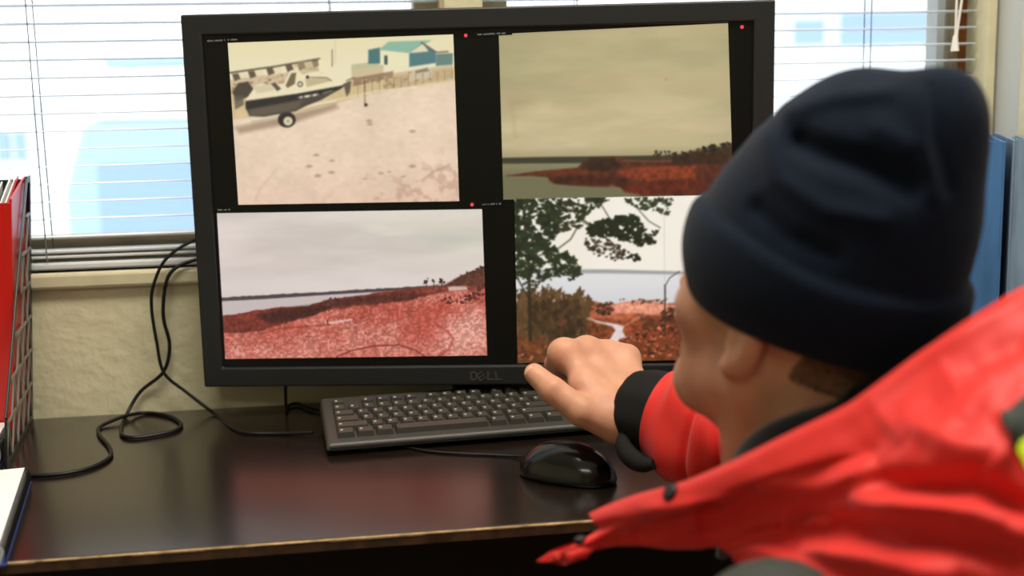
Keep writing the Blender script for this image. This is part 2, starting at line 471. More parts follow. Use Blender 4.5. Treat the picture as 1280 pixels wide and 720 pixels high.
# ------------------------------------------------------------------ venetian blinds
PITCHZ = 0.0216
def make_blind(u0, u1, label, cords, zlow):
    off = 0.022
    r = empty('venetian_blind', wp((u0 + u1) / 2, off, win_top - .03))
    tag(r, label, 'blind', 'white venetian blinds')
    b = MB(); b.box(wp(u0, off - .014, win_top - .034), WD * (u1 - u0), WN * .028, UP * .028)
    b.build('head_rail', M['rail'], r, bevel=.002)
    # one slat mesh: shallow arc, tilted slightly
    L = u1 - u0; vs = []; n = 6; tilt = math.radians(-2.5)
    for e in (0, 1):
        for k in range(n + 1):
            t = (k / n - .5) * .0245; zz = .0013 * (1 - (2 * k / n - 1) ** 2)
            y = t * math.cos(tilt) - zz * math.sin(tilt); z = t * math.sin(tilt) + zz * math.cos(tilt)
            vs.append(WD * (L * (e - .5)) + WN * y + UP * z)
            vs.append(WD * (L * (e - .5)) + WN * y + UP * (z - .0006))
    m2 = 2 * (n + 1); fs = []
    for k in range(n):
        a = 2 * k
        fs += [(a, a + 2, m2 + a + 2, m2 + a), (a + 1, m2 + a + 1, m2 + a + 3, a + 3)]
    fs += [(0, m2, m2 + 1, 1), (2 * n, 2 * n + 1, m2 + 2 * n + 1, m2 + 2 * n)]
    me = bpy.data.meshes.new('slat'); me.from_pydata([tuple(v) for v in vs], [], fs); me.update()
    me.materials.append(M['slat'])
    z = zlow; first = True
    rl = Vector(r.location)
    while z < win_top - .05:
        s = bpy.data.objects.new('slat', me); COL.objects.link(s); s.parent = r
        s.location = Vector(wp((u0 + u1) / 2, off, z)) - rl
        z += PITCHZ
    # gathered slats and rail lying at the sill
    zr = sill_top + .0006
    b = MB(); b.box(wp(u0, off - .012, zr), WD * L, WN * .024, UP * .0105); b.build('bottom_rail', M['rail'], r, bevel=.003)
    for q in range(2):
        b = MB(); b.box(wp(u0, off - .0125, zr + .0155 + q * .0065), WD * L, WN * .025, UP * .0035)
        b.build('stacked_slat', M['rail'], r, bevel=.001)
    for uc in cords:
        for dv in (-.0128, .0128):
            b = MB(); b.tube([wp(uc + dv * .1, off + dv, zr + .012), wp(uc, off + dv, win_top - .03)], .0008, 5)
            b.build('ladder_cord', M['cord'], r)
    return r
zlow = wall_uz(140, 293, .022)[1]
uc1 = wall_uz(48, 150, .02)[0]; uc2 = wall_uz(1085, 50, .02)[0]; uc3 = wall_uz(412, 5, .02)[0]
bl1 = make_blind(w1_l + .01, w1_r - .004, 'white venetian blind over the left window, behind the red binder and monitor', [uc1 - .6, uc1, uc3], zlow)
bl2 = make_blind(w2_l + .004, w2_r - .004, 'white venetian blind over the right window, above the navy hat', [wall_uz(720, 5, .02)[0], uc2], zlow)
b = MB()
u_, z_ = wall_uz(1196, 0, -.012); u2_, z2_ = wall_uz(1191, 50, -.012); zt = wall_uz(1190, 60, -.012)[1]
b.tube([wp(u_ + .004, -.004, win_top - .03), wp(u_, -.012, z_), wp(u_, -.012, z2_)], .0016, 6)
b.tube([wp(u_ + .012, -.004, win_top - .03), wp(u_ + .007, -.012, z_), wp(u_ + .001, -.012, z2_)], .0016, 6)
b.tube([wp(u_, -.012, z2_ + .006), wp(u_, -.012, zt - .004)], [.003, .0055], 8)
o = b.build('pull_cord', M['white_cord'], bl2); o['label'] = 'white pull cords with a tassel'

# ------------------------------------------------------------------ outside
GZ = -0.6
b = MB(); b.box((-60, 2.2, GZ - .2), (120, 0, 0), (0, 90, 0), (0, 0, .2))
tag(b.build('ground_outside', M['snow']), kind='structure', label='snowy ground outside the windows')

def make_van():
    d = 5.2
    A = P(80, 300, d); Bx = P(330, 300, d); zt = P(150, 84, d)[2]
    base = np.array([(A[0] + Bx[0]) / 2, d, GZ]); r = empty('van', base)
    tag(r, 'white van parked in the snow outside the left window', 'van')
    x0, x1 = A[0], Bx[0] + .6
    zb = GZ + .35; zmid = P(150, 152, d)[2]
    ins = P(118, 100, d)[0] - x0
    b = MB(); X = np.array([1., 0, 0]); Y = np.array([0, 1., 0])
    b.prism([(x0, d, zb), (x1, d, zb), (x1, d, zmid), (x0 + .1, d, zmid), (x0, d, zmid - .3)], Y * 2.2)
    b.build('lower_body', M['van_blue'], r, bevel=.04)
    b = MB(); b.prism([(x0 + .1, d + .02, zmid), (x1, d + .02, zmid), (x1, d + .25, zt), (x0 + ins + .08, d + .25, zt)], Y * 1.9)
    b.build('roof', M['van_white'], r, bevel=.05)
    q0 = P(132, 76, d + .3); q1 = P(330, 62, d + .3)
    b = MB(); b.box((q0[0], d + .35, zt), (q1[0] - q0[0], 0, 0), (0, .5, 0), (0, 0, q1[2] - zt - .02))
    b.build('roof_box', M['van_blue'], r, bevel=.02)
    b = MB(); b.box((x0 + .16, d - .012, zmid - .62), (x1 - x0 - .4, 0, 0), (0, .03, 0), (0, 0, .44))
    b.build('side_window', M['van_glass'], r, bevel=.01)
    for xx in (x0 + .35, x1 - .35):
        b = MB(); b.tube([(xx, d + .02, GZ + .33), (xx, d + .26, GZ + .33)], .33, 24); b.build('wheel', M['tyre'], r)
    return r
make_van()
def make_building(nm, label, px0, px1, ytop, ybot, d, mwall, wins, mwin):
    a = P(px0, ytop, d); c = P(px1, ytop, d); zb = max(GZ, P(px0, ybot, d)[2])
    r = empty(nm, ((a[0] + c[0]) / 2, d, GZ)); tag(r, label, 'building')
    b = MB(); b.box((a[0], d, GZ), (c[0] - a[0], 0, 0), (0, 4, 0), (0, 0, a[2] - GZ)); b.build('wall', mwall, r)
    b = MB(); b.box((a[0] - .15, d - .15, a[2]), (c[0] - a[0] + .3, 0, 0), (0, 4.3, 0), (0, 0, .18)); b.build('roof', M['snow'], r)
    for (x0, y0, x1, y1) in wins:
        e = P(x0, y0, d); g = P(x1, y1, d)
        b = MB(); b.box((e[0], d - .03, g[2]), (g[0] - e[0], 0, 0), (0, .06, 0), (0, 0, e[2] - g[2])); b.build('window', mwin, r)
    return r
make_building('low_building', 'low pale building with a grey blue window band outside the right window', 975, 1260, 5, 95, 9.0, M['bld_pale'],
              [(1042, 20, 1155, 36), (1042, 42, 1155, 56), (985, 28, 1022, 56)], M['bld_blue'])
make_building('far_shed', 'grey blue shed far outside at the left end of the left window', -220, 46, 140, 280, 11.0, M['bld_pale'],
              [(-30, 165, -8, 200), (2, 165, 18, 200), (24, 165, 38, 200)], M['bld_blue'])

# ------------------------------------------------------------------ desk
FD = 0.493
desk = empty('desk', wp(-.1, -FD / 2, 0)); tag(desk, 'dark brown desk with a worn front edge under the monitor', 'desk')
dl, dr = -1.15, uR - .012
b = MB(); b.box(wp(dl, -FD + .003, DESK_Z - .0105), WD * (dr - dl), WN * (FD - .006), UP * .0105)
b.build('worktop', M['desk'], desk, bevel=.0015)
b = MB(); b.box(wp(dl, -FD, DESK_Z - .0105), WD * (dr - dl), WN * .003, UP * .0098); b.build('edge_band', M['edge'], desk)
b = MB(); random.seed(4); u = dl
while u < dr - .03:
    L = random.uniform(.02, .09); hh = random.uniform(.0006, .0017)
    b.box(wp(u, -FD - .0004, DESK_Z - hh - .0006), WD * min(L, dr - u), WN * .0036, UP * hh); u += L
b.build('chipped_edge', M['edge_light'], desk)
for uu in (dl + .02, dr - .045):
    b = MB(); b.box(wp(uu, -FD + .03, 0), WD * .025, WN * (FD - .06), UP * (DESK_Z - .0107)); b.build('side_panel', M['desk_dark'], desk)
b = MB(); b.box(wp(dl + .046, -FD + .20, .12), WD * (dr - dl - .092), WN * .018, UP * (DESK_Z - .1308)); b.build('back_panel', M['desk_dark'], desk)

# ------------------------------------------------------------------ monitor
MC = CAMP + np.array([-0.0372, 1.42, -0.1297]); MY = -0.0561
MR = np.array([math.cos(MY), math.sin(MY), 0.0]); MN = np.array([-math.sin(MY), math.cos(MY), 0.0])   # right, into the screen
MW, MH, MBZ = 0.69, 0.4484, 0.0242
def mp(u, off, w): return MC + MR * u + MN * off + UP * w
mon = empty('monitor', (MC[0], MC[1] + .05, DESK_Z)); tag(mon, 'large black widescreen monitor showing four camera views on the desk', 'monitor')
b = MB()
hw, hh, zb = MW / 2, MH / 2, MBZ
vs = [mp(u, o_, w) for (e_, o_) in ((0, 0), (0, .03), (zb, 0), (zb, .03)) for (u, w) in ((-hw + e_, -hh + e_), (hw - e_, -hh + e_), (hw - e_, hh - e_), (-hw + e_, hh - e_))]
fs = []
for i in range(4):
    j = (i + 1) % 4
    fs += [(i, j, 8 + j, 8 + i), (4 + j, 4 + i, 12 + i, 12 + j), (j, i, 4 + i, 4 + j), (8 + i, 8 + j, 12 + j, 12 + i)]
b.add(vs, fs)
b.build('bezel', M['bezel'], mon, bevel=.0022)
b = MB(); b.box(mp(-hw + .004, .028, -hh + .004), MR * (MW - .008), MN * .010, UP * (MH - .008)); b.build('back_cover', M['black_plastic'], mon, bevel=.006)
b = MB(); b.box(mp(-.16, .038, -.11), MR * .32, MN * .024, UP * .24); b.build('rear_housing', M['black_plastic'], mon, bevel=.01)
b = MB(); b.box(mp(-.045, .060, -MC[2] + DESK_Z + .004), MR * .09, MN * .022, UP * .22); b.build('stand_neck', M['black_plastic'], mon, bevel=.006)
b = MB(); b.box(mp(-.085, .022, -MC[2] + DESK_Z + .0005), MR * .235, MN * .085, UP * .006); b.build('stand_base', M['black_plastic'], mon, bevel=.002)
SO = .0045                                                # the display sits back in the bezel
b = MB(); b.box(mp(-hw + zb - .001, SO, -hh + zb - .001), MR * (MW - 2 * zb + .002), MN * .01, UP * (MH - 2 * zb + .002))
screen = b.build('display', M['screen_black'], mon)
# maker's name on the lower bezel
LGw = on_plane(588, 470, MC, MN); LGe = on_plane(629, 469, MC, MN)
lw = float(np.dot(LGe - LGw, MR)); lh = .0105; u0 = float(np.dot(LGw - MC, MR)); z0 = float((LGw - MC)[2]) - lh / 2
lg = MB(); st = .0021; cw = lw / 4.15
def bar(ua, za, ub, zb_): lg.box(mp(u0 + ua, -.0008, z0 + za), MR * (ub - ua), MN * .001, UP * (zb_ - za))
bar(0, 0, st, lh); bar(st, 0, cw * .62, st * .8); bar(st, lh - st * .8, cw * .62, lh); bar(cw * .62, st * .6, cw * .85, lh - st * .6)
eu, ez = cw * 1.42, lh / 2                                # the slanted E
def slant(da, db, l, w):
    ca, sa = math.cos(.62), math.sin(.62)
    c = mp(u0 + eu + da * ca - db * sa, -.0008, z0 + ez + da * sa + db * ca)
    ax = MR * ca + UP * sa; az = -MR * sa + UP * ca
    lg.cbox(c, ax, MN, az, l, .001, w)
slant(-.0042, 0, st, .0098)
for q in (-.0041, 0, .0041): slant(0, q, .0075, st * .75)
for k in (2, 3):
    x = cw * (k + .12); bar(x, 0, x + st, lh); bar(x + st, 0, x + cw * .8, st * .8)
lg.build('logo', M['logo'], mon)

# the four camera pictures: colours computed here, carried by the vertices of a fine grid
class Feed:
    def __init__(self, tl, tr, br, bl, nx, ny):
        self.q = [np.array(c, float) for c in (tl, tr, br, bl)]; self.nx, self.ny = nx, ny
        s, t = np.meshgrid((np.arange(nx) + .0) / (nx - 1), (np.arange(ny) + .0) / (ny - 1))
        self.s, self.t = s, t
        a, b_, c, d = self.q
        self.x = a[0] * (1 - s) * (1 - t) + b_[0] * s * (1 - t) + c[0] * s * t + d[0] * (1 - s) * t
        self.y = a[1] * (1 - s) * (1 - t) + b_[1] * s * (1 - t) + c[1] * s * t + d[1] * (1 - s) * t
        self.c = np.zeros((ny, nx, 3)); self.blur = 0
    def n(self, cx, cy, seed, o=4): return fbm((self.ny, self.nx), (cy, cx), seed, o)
    def put(self, m, rgb, var=None):
        rgb = np.array(rgb, float)
        m = np.clip(m, 0, 1)[..., None]
        col = rgb if var is None else rgb * (1 + var[..., None])
        self.c = self.c * (1 - m) + col * m
    def line(self, pts):
        """height of a polyline y(x)"""
        xs, ys = zip(*pts); return np.interp(self.x, xs, ys)
    def soft(self, d, w=.8): return np.clip(.5 + d / (2 * w), 0, 1)
    def below(self, pts, w=.8, jit=None): return self.soft(self.y - self.line(pts) + (0 if jit is None else jit), w)
    def poly(self, pts, w=.7):
        d = np.full(self.x.shape, 1e9); ins = np.zeros(self.x.shape, bool); n = len(pts)
        for i in range(n):
            (ax, ay), (bx, by) = pts[i], pts[(i + 1) % n]
            ex, ey = bx - ax, by - ay
            t = np.clip(((self.x - ax) * ex + (self.y - ay) * ey) / (ex * ex + ey * ey + 1e-9), 0, 1)
            d = np.minimum(d, np.hypot(self.x - ax - ex * t, self.y - ay - ey * t))
            ins ^= ((ay > self.y) != (by > self.y)) & (self.x < (bx - ax) * (self.y - ay) / (by - ay + 1e-12) + ax)
        return self.soft(np.where(ins, d, -d), w)
    def stroke(self, pts, r, w=.6):
        d = np.full(self.x.shape, 1e9)
        for (ax, ay), (bx, by) in zip(pts[:-1], pts[1:]):
            ex, ey = bx - ax, by - ay
            t = np.clip(((self.x - ax) * ex + (self.y - ay) * ey) / (ex * ex + ey * ey + 1e-9), 0, 1)
            d = np.minimum(d, np.hypot(self.x - ax - ex * t, self.y - ay - ey * t))
        return self.soft(r - d, w)
    def clumps(self, pts, n, r0, r1, rgb, seed, gap=.35, flat=.65):
        """many small ragged tufts scattered inside a polygon"""
        rnd = random.Random(seed); xs = [p[0] for p in pts]; ys = [p[1] for p in pts]; k = 0
        while k < n:
            x, y = rnd.uniform(min(xs), max(xs)), rnd.uniform(min(ys), max(ys)); ins = False
            for (ax, ay), (bx, by) in zip(pts, pts[1:] + pts[:1]):
                if (ay > y) != (by > y) and x < (bx - ax) * (y - ay) / (by - ay) + ax: ins = not ins
            if not ins: continue
            k += 1; r_ = rnd.uniform(r0, r1); a = rnd.uniform(-.6, .6); f = rnd.uniform(.75, 1.3)
            j0, j1 = np.searchsorted(self.y[:, 0], [y - r_ - 3, y + r_ + 6]); i0, i1 = np.searchsorted(self.x[0], [x - r_ - 6, x + r_ + 6])
            X, Y = self.x[j0:j1, i0:i1] - x, self.y[j0:j1, i0:i1] - y
            u, v = X * math.cos(a) + Y * math.sin(a), (-X * math.sin(a) + Y * math.cos(a)) / flat
            ph = rnd.uniform(0, 6); ang = np.arctan2(v, u); rad = r_ * (1 + .25 * np.sin(3 * ang + ph) + .2 * np.sin(7 * ang + 2 * ph))
            m = np.clip(.5 + (rad - np.hypot(u, v)) / 1.2, 0, 1)[..., None]
            self.c[j0:j1, i0:i1] = self.c[j0:j1, i0:i1] * (1 - m) + np.array(rgb, float) * f * m
    def disc(self, cx, cy, rx, ry=None, w=.6):
        ry = ry or rx; return self.soft((1 - np.hypot((self.x - cx) / rx, (self.y - cy) / ry)) * min(rx, ry), w)
    def build(self, label):
        off = SO - .0006
        cs = []
        for c in self.q:
            p = on_plane(c[0], c[1], MC + MN * off, MN); cs.append(p)
        a, b_, c, d = cs; s, t = self.s[..., None], self.t[..., None]
        V = (a * (1 - s) * (1 - t) + b_ * s * (1 - t) + c * s * t + d * (1 - s) * t).reshape(-1, 3)
        k = np.arange(self.nx * self.ny).reshape(self.ny, self.nx)
        Q = np.stack([k[1:, :-1], k[1:, 1:], k[:-1, 1:], k[:-1, :-1]], -1).reshape(-1, 4)
        me = np_mesh('video_feed', V, Q)
        at = me.color_attributes.new('feed', 'FLOAT_COLOR', 'POINT')
        for _ in range(self.blur):
            p = np.pad(self.c, ((1, 1), (1, 1), (0, 0)), 'edge'); p = (p[:-2] + 2 * p[1:-1] + p[2:]) / 4; self.c = (p[:, :-2] + 2 * p[:, 1:-1] + p[:, 2:]) / 4
        x = np.clip(self.c, 0, 255) / 255.0
        l = np.where(x <= .04045, x / 12.92, ((x + .055) / 1.055) ** 2.4)
        rgba = np.concatenate([l, np.ones(l.shape[:2] + (1,))], -1).astype(np.float32)
        at.data.foreach_set('color', rgba.ravel())
        o = link('video_feed', me, M['screen'], screen); o['label'] = label
        return o

# picture 1: a boat on a trailer in a trodden snowy yard
f1 = Feed((284.7, 53.7), (566.5, 43), (574, 251.4), (298, 256), 290, 212)
T = f1.t
f1.put(np.ones_like(T), (238, 229, 196)); f1.put(np.clip(1 - T * 4, 0, 1) * .5, (228, 216, 160))
gv = (f1.n(8, 6, 1) - .5) * .10 + (f1.n(40, 50, 2, 3) - .5) * .08
hz = [(280, 110), (330, 112), (440, 100), (470, 96), (570, 82)]
f1.put(f1.below(hz, 3), (214, 190, 142), gv)
f1.put(f1.below([(280, 150), (330, 146), (400, 135), (450, 119), (500, 110), (570, 99)], 2), (236, 213, 186), gv)
f1.put(f1.below([(280, 190), (570, 150)], 45) * .8, (236, 209, 186), gv)
f1.put(f1.below([(280, 250), (570, 225)], 30) * .35, (206, 160, 140), gv)
f1.put(f1.soft(f1.n(26, 20, 5, 4) - .60, .04) * f1.below([(280, 330), (420, 250), (480, 222), (570, 190)], 20) * .35, (170, 124, 104))
# far sheds and fence
f1.put(f1.stroke([(286, 90.5), (345, 82.5), (400, 73)], 1.1), (92, 78, 62))
for i, x in enumerate((290, 310, 333, 357, 372, 390)):
    y = 92 - (x - 290) * .17; f1.put(f1.poly([(x, y), (x + 8, y - 1), (x + 11, y + 6), (x + 3, y + 9)]), (92, 78, 62))
    f1.put(f1.poly([(x + 9, y), (x + 19, y - 2), (x + 20, y + 6), (x + 12, y + 7)]), (232, 218, 180))
f1.put(f1.poly([(286, 99), (360, 90), (395, 82), (404, 88), (404, 100), (286, 116)]) * .35, (150, 118, 80))
f1.put(f1.poly([(440, 86), (480, 80), (480, 94), (440, 100)]), (206, 190, 150)); f1.put(f1.poly([(440, 80), (466, 77), (480, 82), (440, 87)]), (190, 190, 150))
f1.put(f1.poly([(442, 97), (492, 88), (492, 96), (442, 107)]) * .8, (136, 104, 78))
f1.put(f1.poly([(461, 62), (476, 59), (476, 79), (461, 79)]), (66, 112, 116))
f1.put(f1.poly([(476, 60), (513, 64), (513, 84), (476, 80)]), (236, 230, 190))
f1.put(f1.poly([(474, 62), (486, 52), (540, 50), (512, 66)]), (136, 184, 160))
f1.put(f1.poly([(512, 66), (529, 53), (545, 64), (545, 78), (512, 83)]), (74, 118, 124)); f1.put(f1.poly([(512, 66), (529, 54), (536, 64)]), (226, 218, 180))
f1.put(f1.stroke([(527, 53), (546, 65), (560, 64)], .8), (96, 84, 66)); f1.put(f1.poly([(545, 67), (566, 66), (566, 80), (545, 82)]), (98, 128, 122))
f1.put(f1.poly([(481, 69), (485, 69), (485, 80), (481, 80)]), (50, 70, 74))
f1.put(f1.poly([(512, 92), (518, 86), (536, 82), (541, 90), (540, 97), (512, 101)]), (226, 216, 184)); f1.put(f1.poly([(519, 88), (534, 84), (537, 88), (520, 91)]), (118, 118, 104))
f1.put(f1.poly([(480, 92), (566, 80), (566, 97), (480, 112)]) * .30, (160, 134, 104)); f1.clumps([(450, 100), (490, 92), (566, 84), (566, 94), (480, 110)], 60, 1, 2.4, (176, 148, 116), 71); f1.clumps([(290, 102), (360, 92), (404, 90), (404, 98), (290, 114)], 60, 1, 2.4, (172, 140, 104), 72)
for x in range(448, 566, 9): f1.put(f1.stroke([(x, 101 - (x - 448) * .12), (x, 119 - (x - 448) * .19)], .35) * .7, (112, 88, 66))
f1.put(f1.stroke([(416, 62), (416, 82)], .5), (88, 78, 62)); f1.put(f1.stroke([(420, 48), (420, 78)], .4) * .35, (150, 140, 110))
f1.put(f1.stroke([(456, 96), (457, 131)], .5), (92, 72, 56)); f1.put(f1.disc(458, 130, 2.2), (64, 46, 38))
f1.put(f1.stroke([(300, 150), (336, 146), (400, 128), (420, 124), (470, 113), (520, 108)], 1.1) * .6, (240, 226, 196))
# trailer, wheel, boat
f1.put(f1.poly([(293, 158), (345, 146), (420, 128), (424, 134), (370, 152), (300, 166)], 3) * .55, (120, 92, 74))
f1.put(f1.stroke([(291, 151), (318, 146)], 1.3), (226, 214, 186)); f1.put(f1.stroke([(315, 151), (350, 146)], 1.3), (196, 184, 160))
f1.put(f1.stroke([(386, 131), (420, 125)], 1.2), (232, 220, 190)); f1.put(f1.stroke([(372, 139), (410, 131)], .8), (206, 190, 160))
f1.put(f1.disc(359, 148.5, 11.2, 9.8), (36, 32, 28)); f1.put(f1.disc(360.5, 150.3, 5.8, 5.6), (216, 204, 172)); f1.put(f1.disc(360.5, 150.3, 1.5), (150, 138, 112))
f1.put(f1.poly([(307, 124), (438, 100), (428, 109), (402, 124), (384, 131), (370, 138), (330, 145), (312, 144), (307, 134)]), (66, 60, 52))
f1.put(f1.poly([(307, 127), (372, 116), (436, 102), (425, 111), (372, 124), (308, 136)]), (34, 34, 34))
f1.put(f1.poly([(312, 136), (380, 124), (372, 135), (330, 143), (312, 144)], 2) * .5, (112, 102, 86))
f1.put(f1.poly([(307, 125), (313, 110), (325, 104), (341, 105), (355, 104), (363, 88), (372, 86), (378, 92), (398, 88), (414, 96), (436, 96), (440, 99), (428, 106), (372, 116)]), (238, 228, 190))
f1.put(f1.poly([(316, 108), (338, 104), (344, 112), (322, 116)]), (214, 202, 166)); f1.put(f1.poly([(339, 104), (344, 102), (352, 110), (347, 113)]), (86, 78, 66))
f1.put(f1.poly([(357, 106), (364, 91), (371, 90), (369, 104), (360, 109)]), (110, 98, 72)); f1.put(f1.stroke([(356, 107), (365, 88), (373, 87)], .9), (232, 222, 186))
f1.put(f1.disc(375.8, 104.3, 3.6), (88, 80, 66)); f1.put(f1.disc(375.8, 104.3, 2.0), (232, 222, 186))
f1.put(f1.poly([(382, 98), (410, 96), (416, 100), (384, 108)]), (196, 180, 140)); f1.put(f1.stroke([(384, 96), (408, 96), (415, 100)], .6), (120, 106, 80)); f1.put(f1.disc(385, 95.5, 2), (40, 36, 34))
f1.put(f1.poly([(366, 82), (376, 76), (398, 76), (398, 88), (380, 86)]) * .55, (180, 160, 118)); f1.put(f1.poly([(398, 74), (410, 74), (412, 88), (400, 90)]), (238, 228, 186))
f1.put(f1.poly([(290, 114), (298, 103), (310, 101), (317, 110), (310, 120), (296, 126)]), (66, 58, 50)); f1.put(f1.poly([(292, 120), (304, 118), (305, 130), (294, 136)]) * .8, (88, 82, 72))
f1.put(f1.stroke([(374, 121), (398, 117)], 1.25, .9) * .85 * (0.6 + .8 * (f1.n(150, 2, 9, 1) > .42)), (226, 222, 206)); f1.put(f1.stroke([(405, 115.5), (416, 112.5)], .9) * .5, (190, 186, 166))
f1.put(f1.poly([(430, 104), (440, 100), (438, 114), (434, 120), (432, 112)]), (92, 80, 64)); f1.put(f1.stroke([(434, 100), (444, 96)], .8), (120, 106, 84))
for (x, y, r) in ((396, 193, 2.6), (387, 207, 3), (398, 219, 3.4), (416, 200, 2.2), (415, 215, 3.0), (462, 150, 3), (463, 154, 2.6), (516, 163, 3), (477, 216, 2.2), (505, 220, 1.8), (457, 223, 1.5), (516, 207, 3.2), (487, 214, 1.4)):
    f1.put(f1.disc(x, y, r * 1.25, r * .62, 1.0) * .55, (140, 98, 78))
f1.put(f1.stroke([(528, 226), (540, 215), (562, 205)], 1.2, 1.5) * .4, (150, 108, 92)); f1.put(f1.stroke([(320, 250), (325, 236), (345, 212)], 1.0, 1.5) * .25, (180, 140, 120))
f1.blur = 1
f1.c = f1.c * .93 + np.array([236, 214, 178]) * .07
f1.build('view of a boat on a trailer in a snowy yard')

# picture 2: dusk sky over a bay with a russet shore
f2 = Feed((623.5, 42.5), (910, 29), (916.5, 243.5), (629.3, 249.5), 290, 212)
T = f2.t; S = f2.s
n1 = f2.n(3, 7, 21) - .5
f2.put(np.ones_like(T), (188, 177, 134), n1 * .10)
f2.put(np.clip((T - .2) * 1.8, 0, 1) * .7, (208, 193, 152), n1 * .10)
f2.put(f2.soft(.16 - abs(T - .62), .12) * .6, (222, 206, 166)); f2.put(f2.soft(f2.n(3, 9, 25) - .52, .14) * .35, (160, 148, 108)); f2.put(f2.soft(f2.n(2, 10, 26) - .58, .1) * .35, (206, 180, 140))
f2.put(np.clip((abs(S - .5) - .30) * 3, 0, 1) * .30, (150, 144, 104))
f2.put(f2.disc(648, 125, 22, 10, 8) * .35, (164, 140, 108)); f2.put(f2.stroke([(640, 128), (644, 170)], 2, 3) * .25, (160, 144, 112)); f2.put(f2.disc(833, 98, 1.2) * .5, (120, 112, 84))
f2.put(f2.below([(620, 188), (920, 186)], 6) * .5, (150, 138, 104))
f2.put(f2.below([(620, 196.5), (700, 195), (780, 194), (920, 192)], .8), (58, 60, 44)); f2.put(f2.below([(620, 204), (740, 203), (920, 203)], .9), (142, 134, 102))
f2.put(f2.below([(620, 212), (920, 212)], 12) * .75, (104, 102, 74))
jn = f2.n(60, 40, 28, 3) - .5; jl = (f2.n(24, 16, 29, 3) - .5)
f2.put(f2.poly([(632, 219.5), (668, 214), (722, 209), (732, 200), (745, 196), (770, 195), (800, 198), (860, 196), (925, 190), (925, 246), (800, 245), (782, 241), (776, 234), (745, 233), (700, 230), (687, 226), (686, 221), (660, 219)], 1.2), (84, 42, 26), jn * .7 + jl * .4)
f2.put(f2.poly([(634, 219), (690, 212), (735, 210), (735, 216), (690, 219)], 1.5) * .8, (104, 48, 28), jn * .5)
f2.put(f2.poly([(690, 223), (740, 218), (790, 223), (772, 232), (730, 232), (692, 229)], 2) * .7, (58, 28, 18), jn); f2.put(f2.poly([(728, 205), (740, 197), (768, 196), (780, 209), (760, 213), (728, 211)], 2.5) * .8, (46, 32, 22), jn * .8)
f2.put(f2.poly([(774, 212), (800, 209), (870, 206), (870, 222), (812, 226), (776, 221)], 2.5) * .8, (142, 60, 32), jn * .8); f2.put(f2.poly([(778, 233), (830, 226), (880, 224), (880, 238), (800, 243), (780, 241)], 2) * .6, (100, 32, 20), jn * .8)
f2.put(f2.stroke([(764, 232), (774, 236), (782, 241), (800, 244)], 1.6, 1.4) * .6, (128, 116, 84)); f2.put(f2.stroke([(780, 200), (850, 201)], 1.2, 1) * .5, (124, 106, 78))
f2.put(f2.poly([(840, 194), (870, 187), (925, 178), (925, 206), (842, 204)], 2) * .9, (54, 36, 22), jn * .8)
f2.clumps([(818, 188), (828, 188), (828, 194), (818, 194)], 7, 1.2, 2.2, (40, 34, 22), 3); f2.clumps([(830, 188), (838, 188), (838, 194), (830, 194)], 5, 1, 2, (40, 34, 22), 4)
f2.clumps([(842, 191), (866, 186), (910, 176), (925, 176), (925, 192), (842, 198)], 60, 1.4, 3.6, (42, 34, 22), 5)
for x in (822, 833, 846): f2.put(f2.stroke([(x, 190), (x, 197)], .6), (44, 36, 24))
f2.blur = 1
f2.build('view of a bay under a dull yellow sky')

# picture 3: red field sloping to the water
f3 = Feed((271.2, 266.6), (602.5, 261.5), (608.9, 444.2), (281.7, 448.7), 332, 184)
T = f3.t; S = f3.s
n1 = f3.n(3, 6, 31) - .5
f3.put(np.ones_like(T), (222, 209, 202), n1 * .10); f3.put(S * (1 - T * 2) * .9, (226, 224, 200), n1 * .06); f3.put(f3.soft(f3.n(3, 8, 37) - .5, .15) * .35, (188, 176, 172))
f3.put(f3.soft(f3.n(2, 9, 38) - .55, .12) * .4, (228, 218, 212)); f3.put(f3.disc(575, 298, 44, 8, 6) * .4, (176, 190, 172)); f3.put(np.clip(1.3 - S * 3, 0, 1) * T * .25, (204, 186, 184))
f3.put(f3.soft(.05 - abs(T - .5), .05) * .4, (232, 220, 214))
hz = [(270, 371.5), (330, 368), (420, 363), (520, 357), (610, 352)]
f3.put(f3.below(hz, .8, (f3.n(60, 3, 38, 2) - .5) * 2), (78, 66, 68)); f3.put(f3.below([(270, 376), (330, 373), (420, 367), (520, 361), (610, 356)], .8), (200, 186, 184))
jn = f3.n(120, 80, 40, 3) - .5; jl = f3.n(24, 14, 44, 4) - .5
f3.put(f3.below([(270, 395), (335, 385), (385, 381), (410, 374), (450, 368), (520, 359), (610, 353)], .9, jl * 5), (122, 52, 42), jn * .7 + jl * .4)
f3.put(f3.poly([(320, 394), (345, 386), (410, 379), (418, 385), (395, 396), (340, 405)], 3) * .8, (58, 30, 26), jn * .9); f3.put(f3.poly([(405, 375), (450, 370), (515, 366), (535, 369), (515, 375), (450, 380), (412, 383)], 2) * .85, (74, 40, 34), jn * 1.0)
f3.clumps([(408, 372), (440, 370), (440, 382), (408, 384)], 16, 1, 2.6, (84, 54, 48), 8)
f3.put(f3.poly([(520, 360), (560, 352), (610, 350), (610, 366), (540, 366)], 2) * .5, (150, 80, 66), jn)
g = f3.below([(270, 416), (325, 414), (380, 398), (416, 386), (450, 383), (500, 377), (545, 366), (580, 362), (610, 360)], 1.6, jl * 4)
f3.put(g, (190, 102, 86), jn * .5 + jl * .35); f3.put(g * f3.soft(jn - .10, .10) * .55, (232, 172, 158)); f3.put(g * f3.soft(f3.n(10, 7, 47) - .54, .07) * .5, (170, 62, 50), jn * .5)
